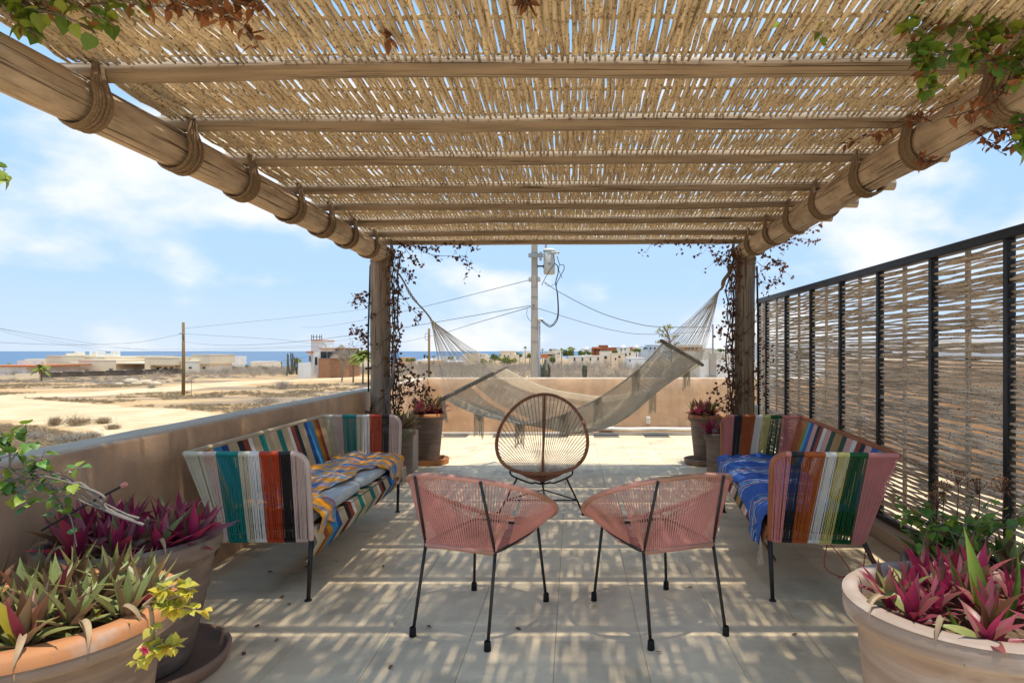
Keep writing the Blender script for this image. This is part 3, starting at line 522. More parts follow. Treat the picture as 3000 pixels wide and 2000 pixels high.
palm(540, 420, 200, 32, 'dark palm just right of the far brown pole', org=(1150, 950), s=4.48); palm(405, 235, 195, 42, 'palm above the large green tree', org=(1550, 950)); palm(320, 245, 200, 26, 'small palm beside the thatched white house roof', org=(1550, 950)); palm(440, 240, 230, 26, 'palm rising right of the large green tree', org=(1550, 950))
palm(905, 240, 270, 16, 'tiny palm before the white domed house', org=(1550, 950)); palm(755, 545, 150, 18, 'tiny palm before the sea left of the tower house'); palm(925, 520, 130, 45, 'palm beside the tower house garden wall'); palm(90, 555, 140, 22, 'palm top behind the white house at far left', org=(0, 900)); palm(405, 545, 140, 26, 'palm behind the yellowing palm', org=(0, 900))
# cacti
def cactus(px, py, d, cols, h_, label, org=(600, 900), s=3.36):
    q = P(org[0] + px / s, org[1] + py / s, d); g = q.z; root = thing('cactus', label, 'cactus', (q.x, d, g), group='cacti')
    for k in range(cols):
        t = MB(); x0 = jit(.25); hh_ = h_ * random.uniform(.55, 1); x0 *= h_ / 3.4; x1 = x0 + jit(.5) * h_ / 3.4; y1 = jit(.3)
        t.tube(smooth_path([(x0, 0, -.3), (x0 + (x1 - x0) * .7, y1 * .5, hh_ * .3), (x1, y1, hh_ * .7), (x1, y1, hh_)], 5), [.03 + .022 * h_] * 14 + [.05, .02], 9); t.build('column', M['cactus'], root, smooth=True)
cactus(850, 640, 98, 6, 3.4, 'group of green columnar cacti left of the tower house'); cactus(808, 655, 95, 1, 4.0, 'single tall green cactus left of the tower house'); cactus(910, 640, 99, 2, 3.4, 'pair of yellow green cacti against the garden wall')
cactus(140, 540, 30, 6, 1.0, 'dark columnar cactus right of the concrete pole base', org=(1550, 950)); cactus(550, 530, 34, 7, .75, 'dark gnarled cactus in the scrub behind the parapet', org=(1550, 950)); cactus(190, 540, 32, 5, .8, 'shorter dark cactus in the scrub near the concrete pole', org=(1550, 950))
# rocks near the brown pole
for px, py, r_, lab in ((428, 1124, .8, 'largest pale rock of the group'), (400, 1126, .6, 'flat pale rock left of the largest rock'), (385, 1120, .9, 'dark rounded boulder beside the pale rocks'), (350, 1128, .5, 'small pale rock at the left end of the rocks'), (455, 1128, .6, 'low pale rock right of the largest rock'), (228, 1272, .22, 'small white stone on the sand above the left wall')):
    x, y = gp(px, py); b = MB(); an = np.linspace(0, math.pi, 7); b.lathe([(max(.01, r_ * math.sin(a)), r_ * .6 * math.cos(a)) for a in an[::-1]], 9, wob=.2)
    me = b.mesh('rock', True)
    for v in me.vertices: v.co *= 1 + .35 * noise.noise(v.co * 1.6 + Vector((px, 0, 0)))
    o = link(me, 'rock', M['rock'], loc=(x, y, ground(x, y) + r_ * .15)); tg(o, lab, 'rock', 'rocks on the sand')
x, y = gp(560, 1163); b = MB(); b.tube([(0, 0, -.2), (.05, 0, .8), (.0, 0, 1.6)], .02, 5); o = b.build('stake', M['drift']); o.location = (x, y, ground(x, y)); tg(o, 'thin stick standing in the sand beside the brown pole', 'stake')

# ------------------------------------------------------------ poles and cables
x, y = gp(537, 1158); b = MB(); top = P(537, 944, y).z; gz = ground(x, y)
pr = thing('utility_pole', 'brown round wooden pole standing in the sandy field', 'utility pole', (x, y, gz)); b.tube([(0, 0, -.4), (.02, 0, 3), (0, 0, top - gz)], [.17, .15, .13], 10); b.build('shaft', M['polewood'], pr, smooth=True)
b = MB(); b.tube([(-.35, -.1, top - gz - 1.1), (0.2, -.16, top - gz - 1.1)], .04, 5); b.build('insulator', M['galv'], pr); PB = Vector((x, y, top - 1.1))
q = P(1257, 962, 62); gz = ground(q.x, 62); pr = thing('utility_pole', 'thinner brown wooden pole behind the left hammock strings', 'utility pole', (q.x, 62, gz)); b = MB(); b.tube([(0, 0, -.4), (0, 0, q.z - gz)], [.13, .11], 9); b.build('shaft', M['polewood'], pr, smooth=True)
b = MB(); b.tube([(math.cos(a) * .18 - .2, -.1, q.z - gz - .8 + math.sin(a) * .35) for a in np.linspace(0, 6.2, 14)], .02, 4); b.build('cable_ring', M['cable'], pr)
D = 25.0; c0 = P(1566, 1028, D)
up = thing('utility_pole', 'tall square concrete utility pole carrying a transformer', 'utility pole', (c0.x, D, -3.0))
zz = np.array([-.4, 2, 4, 7, 12.5]); wv = np.array([.155, .15, .14, .125, .10])
for zi in range(4):
    pass
b = MB(); v = []; ft = []
for z_, w_ in zip(zz, wv):
    v += [(-w_ + .03, -w_, z_), (w_ - .03, -w_, z_), (w_, -w_ + .03, z_), (w_, w_ - .03, z_), (w_ - .03, w_, z_), (-w_ + .03, w_, z_), (-w_, w_ - .03, z_), (-w_, -w_ + .03, z_)]
b.add(v, [(i * 8 + j, i * 8 + (j + 1) % 8, i * 8 + 8 + (j + 1) % 8, i * 8 + 8 + j) for i in range(4) for j in range(8)]); b.build('shaft', M['concrete'], up)
for py in (705, 741, 840, 870, 903, 958, 1000):
    z_ = P(0, py, D).z + 3; w_ = float(np.interp(z_, zz, wv)) + .008; b = MB(); b.box(-w_, w_, -w_, w_, z_ - .012, z_ + .012); b.build('strap', M['galv'] if py > 1 else None, up)
def pl(px, py, dy=0.0): q = P(px, py, D + dy); return Vector((q.x - c0.x, dy, q.z + 3))
b = MB(); a_, c_ = pl(1549, 756), pl(1592, 744); b.box(a_.x, c_.x, -.2, -.13, a_.z, c_.z); q = pl(1584, 744); b.box(q.x - .04, q.x + .05, -.24, -.12, q.z - .28, q.z + .05); b.build('bracket', M['galv'], up)
b = MB(); a_, c_ = pl(1574, 780), pl(1595, 781); b.box(a_.x, c_.x, -.06, .0, a_.z - .03, a_.z + .03); b.box(c_.x - .05, c_.x + .04, -.1, .04, c_.z - .06, c_.z + .06); b.box(pl(1570, 780).x - .05, pl(1574, 780).x + .02, -.1, .1, a_.z - .07, a_.z + .07); b.build('clamp', M['iron'], up)
b = MB()
for px in (1553, 1580): q = pl(px, 819); b.lathe([(.02, -.1), (.06, -.09), (.04, -.03), (.06, 0), (.04, .04), (.06, .08), (.02, .1)], 10, (q.x, -.12, q.z))
b.build('insulator', M['greymetal'], up, smooth=True)
b = MB(); a_, c_ = pl(1579, 939), pl(1579, 1150); b.tube([(a_.x, -.02, a_.z), (a_.x, -.02, -.2)], .055, 8); b.build('conduit', M['galv'], up, smooth=True)
b = MB(); q = pl(1582, 937); b.tube([(q.x - .05, -.02, q.z - .05), (q.x + .02, -.02, q.z + .03), (q.x + .13, -.02, q.z - .01)], [.06, .07, .05], 8); b.build('conduit_hood', M['pvc'], up, smooth=True)
t0 = P(1609, 766, D); tr = thing('transformer', 'pale grey cylindrical transformer hung on the concrete pole', 'transformer', t0); tr_top = .49
b = MB(); b.lathe([(.01, -.5), (.2, -.5), (.225, -.47), (.225, .42), (.21, .44)], 28); b.build('tank', M['greymetal'], tr, smooth=True)
b = MB(); b.lathe([(.25, .42), (.25, .455), (.20, .49), (.01, .51)], 28); b.build('lid', M['pvc'], tr, smooth=True)
b = MB(); pf = []
for i in range(13): pf += [(.022, .5 + i * .045), (.062, .51 + i * .045), (.03, .525 + i * .045)]
b.lathe(pf, 12, (-.13, 0, 0)); b.build('bushing', M['greymetal'], tr, smooth=True)
b = MB(); b.cham(.08, .42, -.27, -.12, .30, .36, .02); b.tube([(.14, -.22, .34), (.14, -.22, .26)], .03, 6); b.tube([(.26, -.22, .34), (.26, -.22, .26)], .03, 6); b.tube([(.38, -.22, .34), (.38, -.22, .26)], .03, 6); b.build('terminal_block', M['greymetal'], tr)
b = MB(); b.box(-.03, -.015, -.2285, -.222, -.16, -.07)
for a in range(12):
    t1, t2 = a * math.pi / 6, (a + 1) * math.pi / 6; b.tube([(.035 + .025 * math.cos(t1), -.2255, -.115 + .045 * math.sin(t1)), (.035 + .025 * math.cos(t2), -.2255, -.115 + .045 * math.sin(t2))], .006, 4)
b.build('number_marking', M['iron'], tr)
def cable(pts, label, r=.012, name='power_cable', per=8, cat='cable', group='power cables', m='cable'):
    b = MB(); b.tube(smooth_path(pts, per), r * .8, 5); o = b.build(name, M[m], smooth=True); tg(o, label, cat, group); return o
def cat_(a, b, sag, n=9): return [Vector(a).lerp(Vector(b), t) - Vector((0, 0, sag * 4 * t * (1 - t))) for t in np.linspace(0, 1, n)]
TD = 24.72
cable([P(1622, 748, TD), P(1624, 772, TD), P(1612, 790, TD), P(1597, 815, TD), P(1587, 836, TD)], 'black lead hanging loose to the left below the transformer', .016)
cable([P(1625, 772, TD), P(1634, 780, TD), P(1635, 800, TD), P(1628, 830, TD), P(1634, 865, TD), P(1636, 920, TD), P(1628, 945, TD), P(1612, 957, TD), P(1598, 950, TD), P(1584, 938, TD)], 'thick black cable looping from transformer to conduit', .025)
cable([P(1632, 750, TD), P(1640, 774, TD), P(1651, 776, TD), P(1652, 790, TD), P(1640, 812, TD), P(1630, 835, TD), P(1633, 870, TD), P(1634, 920, TD), P(1625, 942, TD), P(1611, 953, TD), P(1586, 936, TD)], 'black cable bowing right below the transformer', .018)
cable([P(1640, 774, TD), P(1637, 790, TD), P(1647, 814, TD)], 'short loose black lead right of the transformer', .014)
cable([P(1596, 827, TD), P(1602, 836, TD), P(1615, 838, TD), P(1628, 828, TD)], 'thin looped wire under the transformer', .010)
cable([P(1545, 904, TD), P(1543, 920, TD), P(1549, 935, TD), P(1557, 941, TD)], 'small black drop wire on the left of the concrete pole', .010)
cable(cat_(P(1551, 820, D - .1), P(880, 958, 120), 0.6), 'upper cable running left from the concrete pole', .016)
cable(cat_(P(1565, 893, D - .2), P(537, 1000, 90), 1.0), 'middle cable running left from the concrete pole', .015)
cable([P(1565, 896, D - .2), P(1400, 944, 35), P(1257, 985, 61), P(1100, 1010, 80), P(800, 1020, 110), P(500, 1030, 130), P(300, 1010, 100), P(0, 962, 60)], 'lower cable passing the thin brown pole towards the left', .018)
cable([P(1595, 826, D - .2), P(1640, 856, 24), P(1750, 912, 23), P(1850, 944, 23), P(1930, 957, 23), P(2075, 958, 24)], 'twisted black cable sagging right from the concrete pole', .015)
cable([P(1577, 903, D), P(1700, 942, 26), P(1800, 968, 28), P(1900, 979, 30), P(2080, 970, 34)], 'thin lower cable sagging right from the concrete pole', .012)
cable([PB, P(420, 1000, 58), P(300, 1008, 56), P(150, 1009, 52), P(-60, 1000, 48)], 'cable running left from the field pole', .014)
cable([PB, P(650, 984, 66), P(800, 993, 72), P(935, 1004, 78), P(1070, 985, 84), P(1200, 960, 90)], 'cable running right from the field pole', .014)
cable([P(-20, 962, 70), P(120, 998, 78), P(260, 1020, 86), P(360, 1036, 96)], 'faint cable descending in front of the cream villa', .014)
cable([P(-20, 958, 80), P(200, 1005, 85), P(400, 1022, 90), P(700, 1020, 95), P(1000, 1008, 100)], 'long faint cable crossing the sky above the sea', .014)
cable([P(537, 962, 62), P(900, 925, 70), P(1085, 903, 75), P(1150, 888, 78)], 'faint high cable above the tower house', .014)
cable([P(600, 1072, 110), P(760, 1065, 108), P(900, 1045, 106), P(1060, 1020, 104)], 'low cable reaching the tower house', .018)

# white garden wall with meter pillar on the right
gw = thing('garden_wall', 'white garden wall right of the hammock beyond the parapet', 'wall', (3.5, 27, -3))
b = MB(); a_ = P(2052, 1054, 27); e_ = P(2250, 1054, 27); b.box(a_.x - 3.5, 24, 0, .25, -.3, a_.z + 3); b.build('wall', M['white'], gw)
mp_ = thing('meter_pillar', 'grey concrete meter pillar against the white garden wall', 'pillar', (P(2090, 0, 26.6).x, 26.6, -3)); b = MB(); b.box(-.13, .13, 0, .3, -.3, P(0, 1035, 26.6).z + 3); b.build('pillar', M['concrete'], mp_)
b = MB(); z_ = P(0, 1104, 26.6).z + 3; b.lathe([(.01, 0), (.09, 0), (.09, .12), (.01, .14)], 12, (0, -.06, z_)); b.build('meter', M['galv'], mp_); b = MB(); b.tube([(0.0, .1, P(0, 1035, 26.6).z + 3), (0, .1, P(0, 950, 26.6).z + 3)], .035, 6); b.build('riser_pipe', M['galv'], mp_)
# agave flower stalk behind the hammock
ag = thing('agave_flower', 'yellow green agave flower stalk rising behind the right spreader bar', 'plant', (P(1958, 0, 22).x, 22, -3)); b = MB(); t1 = P(1945, 958, 22) - ag.location; b0 = P(1965, 1010, 22) - ag.location
b.tube(smooth_path([(b0.x, 0, 0), (b0.x + .05, 0, b0.z * .6), (b0.x, 0, b0.z), tuple(t1)], 4), .03, 5); c = MB()
for px, py in ((1945, 957), (1955, 962), (1930, 965), (1925, 972), (1940, 970), (1953, 982), (1937, 982), (1975, 985), (1982, 984), (1932, 1000), (1925, 1001), (1980, 1005), (1985, 1004), (1960, 953), (1966, 960)):
    q = P(px, py, 22) - ag.location; leaf_cloud(c, tuple(q), (.09, .09, .05), 26, .03); b.tube([(b0.x - .01 + .002 * (py - 1000), 0, q.z - .25), tuple(q)], .009, 4)
b.build('stalk', M['polewood'], ag); c.build('blossom', M['lyellow'] if False else M['palm'], ag)

exec_marker = True
# ------------------------------------------------------------ terrace
slab = MB(); slab.box(-2.62, 4.6, -3, 10.42, -3.6, -.03); slab.build('terrace_slab', M['stucco'], kind='structure')
fl = MB(); fl.box(-2.5, 4.3, -3, 10.25, -.028, -.007); floor = fl.build('floor', M['grout'], kind='structure')
tm = MB()
gx, gy, tk = .1991, .2991, .02
tm.cham(-gx, gx, -gy, gy, -tk, 0, .0011); tile_me = tm.mesh('tile', False)
for ci in range(-6, 11):
    x = -.085 + .4 * ci + .2
    y0 = 2.945 + (0 if ci % 2 == 0 else .3)
    for r_ in range(-9, 13):
        y = y0 + .6 * r_ + .3
        if y > 10.05: continue
        o = link(tile_me, 'tile', M['tile'], floor, loc=(x, y, jit(.0006))); o.rotation_euler = (jit(.0008), jit(.0008), 0)
M['skirt'] = mat('white_threshold', (0.62, 0.57, 0.49), rough=0.7)
def wall(name, label, pts, th, h, group='terrace parapet walls'):
    "pts: inner face line in plan; thickness goes to the left of the line direction"
    (x0, y0), (x1, y1) = pts; d = Vector((x1 - x0, y1 - y0)).normalized(); n = Vector((-d.y, d.x))
    root = thing(name, label, 'wall', (x0, y0, 0), group=group); L_ = math.hypot(x1 - x0, y1 - y0); nn = 60
    def sec(zs, off):
        g = []
        for i in range(nn + 1):
            s = L_ * i / nn; row = []
            for (t, z) in zs:
                wv_ = .006 * noise.noise(Vector((s * 2.2, z * 3, x0))) ; px_, py_ = d * s + n * (t + (wv_ if t < .5 * th else -wv_)); row.append((px_, py_, z + (.004 * noise.noise(Vector((s * 3, t * 9, 5))) if z > h - .08 else 0)))
            g.append(row)
        return g
    zs = [(0, -.6), (0, 0), (0, .25), (0, .5), (0, .72), (.0, h - .022), (.008, h - .012)]
    b = MB(); b.grid(sec(zs, 0)); b.grid(sec([(th - .008, h - .012), (th, h - .022), (th, .4), (th, -1), (th, -3.4)], 0)); b.grid([[tuple(Vector((0, 0, z)) + Vector((n.x * t, n.y * t, 0)) + Vector((d.x * e, d.y * e, 0))) for z in (-.6, h - .02)] for e in (0,) for t in (0, th)])
    b.grid([[tuple(Vector((n.x * t + d.x * L_, n.y * t + d.y * L_, z))) for z in (-.6, h - .02)] for t in (th, 0)]); b.build('wall', M['stucco'], root, smooth=True)
    c = MB(); c.grid(sec([(.008, h - .014), (.016, h - .003), (.03, h), (th * .35, h + .003), (th * .7, h + .003), (th - .03, h), (th - .016, h - .003), (th - .008, h - .014)], 0)); c.build('coping', M['coping'], root, smooth=True)
    return root
wl = wall('parapet_wall', 'brown stucco parapet along the left of the terrace behind the striped sofa', ((-2.19, 0.4), (-2.385, 10.2)), .22, .91)
wb = wall('parapet_wall', 'tan stucco back parapet behind the hammock', ((-2.40, 10.2), (4.3, 10.2)), .2, .915)
wr = wall('parapet_wall', 'tan stucco parapet beyond the woven fence at the right', ((4.1, 10.25), (4.1, -1.0)), .2, 1.25)
b = MB(); b.cham(-2.36, 2.05, 10.125, 10.194, 0, .045, .006); o = b.build('threshold_strip', M['skirt']); tg(o, 'pale skirting strip along the foot of the back parapet', 'skirting')
b = MB(); b.tube(smooth_path([(-.12, 10.1, .075), (.1, 10.12, .10), (.35, 10.12, .115), (.8, 10.13, .10), (1.3, 10.12, .105), (1.75, 10.13, .10), (2.15, 10.12, .10)], 8), .028, 9); o = b.build('white_pipe', M['pvc'], smooth=True); tg(o, 'white flexible pipe running along the foot of the back parapet', 'pipe')
b = MB(); b.cham(-.20, -.13, 10.06, 10.15, .02, .10, .01); b.tube([(-.16, 10.1, .08), (-.08, 10.05, .12), (.0, 10.09, .10)], .018, 6); o = b.build('pipe_fitting', M['pvc']); tg(o, 'small white fitting at the left end of the white pipe', 'fitting')
ol = thing('outlet_cover', 'small white outlet cover on the back parapet right of the hammock', 'outlet', P(1899, 1230, 10.195)); b = MB(); b.cham(-.032, .032, -.012, 0.01, -.055, .055, .004); b.build('plate', M['pvc'], ol); b = MB(); b.cham(-.018, .018, -.016, -.011, -.035, .035, .002); b.build('flap', M['greymetal'], ol)
ol2 = thing('outlet_cover', 'grey outlet cover on the back parapet behind the hammock net', 'outlet', P(1704, 1236, 10.195)); b = MB(); b.cham(-.03, .03, -.012, 0.01, -.055, .055, .004); b.build('plate', M['greymetal'], ol2)
nb = thing('wall_niche', 'darker brown box with ledge standing for a niche in the back parapet behind the hammock', 'wall box', P(1778, 1222, 10.19)); b = MB(); b.cham(-.1, .1, -.03, .01, -.09, .13, .005); b.build('door', M['terra'] if False else M['purlin'], nb); b = MB(); b.cham(-.11, .11, -.06, .01, -.145, -.11, .006); b.build('ledge', M['skirt'], nb)  # dark niche with sill, drawn as a raised box in a darker brown
# kerb under the fence
b = MB(); b.cham(2.17, 2.42, 1.0, 7.9, 0.0, .10, .008); o = b.build('kerb', M['coping']); tg(o, 'low cement kerb under the woven fence', 'kerb')

# ------------------------------------------------------------ pergola
pg = thing('pergola', 'rustic log pergola roofed with woven stick mats', 'pergola', (0, 0, 0))
LX, LZ, RX, RZ, PR = -2.15, 2.445, 1.90, 2.475, .103
def log_(p0, p1, r, n=30, nm='beam', m='log', wob=.022, taper=0.0):
    b = MB(); p0, p1 = Vector(p0), Vector(p1); pts = []; rr = []; s0 = random.random() * 50
    for i in range(n):
        t = i / (n - 1); q = p0.lerp(p1, t) + Vector((noise.noise(Vector((s0, t * 3, 0))), 0, noise.noise(Vector((s0, t * 3, 7))))) * wob
        pts.append(q); rr.append(r * (1 + taper * (t - .5)) * (1 + .06 * noise.noise(Vector((t * 9, s0, 3)))))
    b.tube(pts, rr, 22)
    return b.build(nm, M[m], pg, smooth=True)
log_((LX - .03, 1.2, LZ - .01), (LX, 7.1, LZ), .105, 40); log_((RX + .02, 1.2, RZ + .02), (RX, 7.15, RZ - .02), .107, 40)
log_((-2.16, 7.05, .0), (-2.14, 7.0, LZ - .09), .108, 24, 'post', 'post', .006); log_((1.90, 7.05, .0), (1.905, 7.02, RZ - .09), .11, 24, 'post', 'post', .006)
PY = [2.12, 2.78, 3.45, 4.08, 4.80, 5.38, 5.97, 6.60, 7.15]; PZ = LZ + .105 + .046
def pz(x): return PZ + .012 * (x / 2)
for i, y in enumerate(PY):
    b = MB(); n = 40; pts = []; rr = []; xe = 2.42 + jit(.03)
    for k in range(n):
        t = k / (n - 1); x = -2.34 + (xe + 2.34) * t; pts.append((x, y + .02 * noise.noise(Vector((x * .7, i * 3, 0))), pz(x) + .016 * noise.noise(Vector((x * .8, i * 5, 9))))); rr.append(.043 * (1 + .05 * noise.noise(Vector((x * 2, i, 4)))))
    b.tube(pts, rr, 12); b.build('purlin', M['purlin'], pg, smooth=True)
# rope lashings
for i, y in enumerate(PY):
    for X0, Z0, sg in ((LX, LZ, 1), (RX, RZ, -1)):
        b = MB(); ns = 9; inner = math.pi * .16
        for k in range(ns):
            off = (k - ns / 2) * .0125 + jit(.004); rr_ = .105 + .010 + random.random() * .010; pts = []
            zt = pz(X0) + .052
            pts.append((X0 + sg * (.05 + jit(.02)), y + .03, zt)); pts.append((X0 + sg * (.085 + jit(.012)), y - .052 + off * .25, zt - .01)); pts.append((X0 + sg * (.10 + jit(.01)), y - .058 + off * .5, zt - .06))
            for a in np.linspace(.15, -1.15, 16):
                ang = a * math.pi * .5 if True else a
            for a in np.linspace(math.radians(20), math.radians(-200), 18):
                f_ = (math.radians(20) - a) / math.radians(220)
                pts.append((X0 + sg * rr_ * math.cos(a), y - .055 + .10 * f_ + off, Z0 + rr_ * math.sin(a)))
            pts.append((X0 - sg * .09, y + .055 + off * .4, zt - .05)); pts.append((X0 - sg * .05, y + .03, zt))
            b.tube(pts, .0070 * random.uniform(.85, 1.15), 6, caps=False)
        b.build('rope_lashing', M['rope'], pg, smooth=True)
for X0, Z0 in ((-2.14, 2.30), (1.905, 2.33)):
    b = MB()
    for k in range(5): b.tube([(X0 + .116 * math.cos(a), 7.02 + .116 * math.sin(a), Z0 + k * .012 + .03 * math.sin(a + k)) for a in np.linspace(0, 6.28, 25)[:-1]], .006, 5, closed=True)
    b.build('post_lashing', M['rope'], pg, smooth=True)
# stick mats: sticks run from purlin to purlin, woven over thin cross rods
def stick_path(s, L_, alt, n=9, amp=.0050, lift=.0115):
    pts = []; rr = []; r0 = random.uniform(.0084, .0120); k1, k2 = jit(.005), jit(.005)
    for i in range(n):
        t = i / (n - 1); wv_ = math.cos(2 * math.pi * t) * lift * alt
        pts.append((amp * noise.noise(Vector((s, t * 4, 0))) * 2 + k1 * (t - .5) + k2 * math.sin(math.pi * t), L_ * t, wv_ + amp * .7 * noise.noise(Vector((s, t * 5, 8)))))
        rr.append(r0 * (1 + .22 * noise.noise(Vector((s, t * 9, 4)))) * (.55 if i in (0, n - 1) else 1))
    e = .004; pts[0] = (pts[0][0], pts[0][1], pts[0][2]); return pts, rr
NV = 14; var = {}
for alt in (1, -1):
    for k in range(NV):
        b = MB(); p_, r_ = stick_path(k * 7.1 + alt, 1.0, alt); b.tube(p_, r_, 6); me = b.mesh('stick', True); me.materials.append(M['stick']); var[alt, k] = me
stuff = MB(); made = 0
for bay in range(len(PY) - 1):
    ya, yb = PY[bay] + .0, PY[bay + 1] - .050; za, zb = PZ + .062, PZ + .020
    mat_o = bpy.data.objects.new('stick_mat', None); sc.collection.objects.link(mat_o); mat_o.parent = pg; mat_o.empty_display_size = .05
    xL, xR = -2.20, 2.28; x = xL; j = 0
    crossM = MB()
    for cy, dz in ((.5, 0), (.95, 0)):
        for q_ in range(2 if cy == .5 else 1):
            yy = ya + (yb - ya) * cy + q_ * .016; pts = [(xx, yy + .006 * noise.noise(Vector((xx * 2, bay, cy))), za + (zb - za) * cy + .012 * (xx / 2) + .003 * math.sin(xx * 30) + (.004 if cy > .9 else 0)) for xx in np.linspace(xL, xR, 60)]; crossM.tube(pts, .0065, 5)
    crossM.build('cross_rod', M['stick'], mat_o, smooth=True)
    while x < xR:
        j += 1; alt = 1 if j % 2 else -1; x += random.uniform(.0135, .0178) if random.random() > .04 else .024
        L0 = random.uniform(-.012, .02); L1 = random.uniform(-.02, .014); a0 = ya + L0; a1 = yb + L1
        tilt = jit(.005); dz = .012 * (x / 2); sag = 0
        big = bay in (0, 1, 2) and made < 300 and (bay < 2 or abs(x) < 1.3)
        if big:
            o = link(var[alt, random.randrange(NV)], 'stick', None, mat_o, loc=(x, a0, za + dz + jit(.002))); made += 1
            o.scale = (random.choice((-1, 1)) * random.uniform(.85, 1.2), a1 - a0, random.uniform(.9, 1.15)); o.rotation_euler = (math.atan2(zb - za, a1 - a0), 0, tilt + jit(.006))
        else:
            p_, r_ = stick_path(bay * 300 + j * 1.7, a1 - a0, alt, 7); p_ = [(q[0] + x + tilt * q[1], q[1] + a0, q[2] + za + dz + (zb - za) * q[1] / (a1 - a0)) for q in p_]; stuff.tube(p_, r_, 5)
stuff.build('stick_matting', M['stick'], pg, smooth=True, kind='stuff')

# ------------------------------------------------------------ woven fence
fn = thing('woven_fence', 'tall black steel fence filled with woven grey branches on the right', 'fence', (2.26, 0, .10))
FX = 2.26; FY = [1.30, 1.95, 2.63, 3.31, 4.01, 4.71, 5.38, 6.05, 6.77, 7.46]; FT = 1.99; FB = .115
for y in FY:
    b = MB(); b.cham(-.0, .050, y - .015, y + .019, FB - .10, FT - .10 - .055, .003); b.build('fence_post', M['steel'], fn)
b = MB(); b.cham(-.012, .065, 1.0, 7.80, FT - .155, FT - .10, .004); b.build('top_rail', M['steel'], fn)
b = MB(); b.cham(.0, .055, 1.0, 7.50, .012, .05, .003); b.build('bottom_rail', M['steel'], fn)
b = MB(); b.cham(.0, .05, 7.76, 7.80, -.10, FT - .155, .003); b.build('fence_post', M['steel'], fn)
fv = {}
for alt in (1, -1):
    for k in range(16):
        b = MB(); pts = []; rr = []; r0 = random.uniform(.0082, .0118); s = k * 3.3 + alt * 50; n = 11
        for i in range(n):
            t = i / (n - 1); pts.append((-.016 * alt * math.cos(2 * math.pi * (t - .5) * .98) * (1 if .1 < t < .9 else .6) + .005 * noise.noise(Vector((s, t * 4, 0))), t, .011 * noise.noise(Vector((s, t * 2.2, 5))) + .005 * noise.noise(Vector((s, t * 9, 2)))))
            rr.append(r0 * (1 + .3 * noise.noise(Vector((s, t * 10, 7)))) * (.8 if i in (0, n - 1) else 1))
        b.tube(pts, rr, 6); me = b.mesh('branch', True); me.materials.append(M['fstick']); fv[alt, k] = me
def add_mesh_tf(mb_, me, Mx):
    v = np.empty(len(me.vertices) * 3); me.vertices.foreach_get('co', v); v = v.reshape(-1, 3) @ np.array(Mx.to_3x3()).T + np.array(Mx.translation)
    q = [tuple(p.vertices) for p in me.polygons]; f4 = [p for p in q if len(p) == 4]; f3 = [p for p in q if len(p) == 3]
    if f4: mb_.add(v, f4); 
    if f3:
        mb_.n -= len(v) if f4 else 0
        if f4: mb_.f[3].append(np.array(f3) + mb_.n); mb_.n += len(v)
        else: mb_.add(v, f3)
fstuff = MB(); made = 0
for bay in range(len(FY)):
    ya = (FY[bay] + .035); yb = (FY[bay + 1] - .022) if bay + 1 < len(FY) else 7.75
    if yb - ya < .1: continue
    inview_ = bay >= 2; z = FB + .03; j = 0
    b = MB(); 
    for q_ in (-.013, .013): b.tube([(.03, (ya + yb) / 2 + q_ + .006 * noise.noise(Vector((zz_ * 2, bay, q_))), zz_ - .10) for zz_ in np.linspace(FB, FT - .06, 12)], .009, 6)
    b.build('upright', M['fstick'], fn, smooth=True)
    while z < FT - .085:
        j += 1; alt = 1 if j % 2 else -1; z += random.uniform(.0140, .0195) if random.random() > .06 else .026
        loc = Vector((.03, ya - .010 + jit(.006), z - .10 + jit(.003))); scl = (1.0, yb - ya + .008, random.uniform(.6, 1.1)); me = fv[alt, random.randrange(16)]
        if inview_ and bay <= 5 and made < 298:
            o = link(me, 'branch', None, fn, loc=loc); o.scale = scl; o.rotation_euler = (jit(.014), 0, jit(.008)); made += 1
        else: add_mesh_tf(fstuff, me, Matrix.LocRotScale(loc, Matrix.Rotation(jit(.014), 3, 'X'), Vector(scl)))
fstuff.build('woven_branches', M['fstick'], fn, smooth=True, kind='stuff')

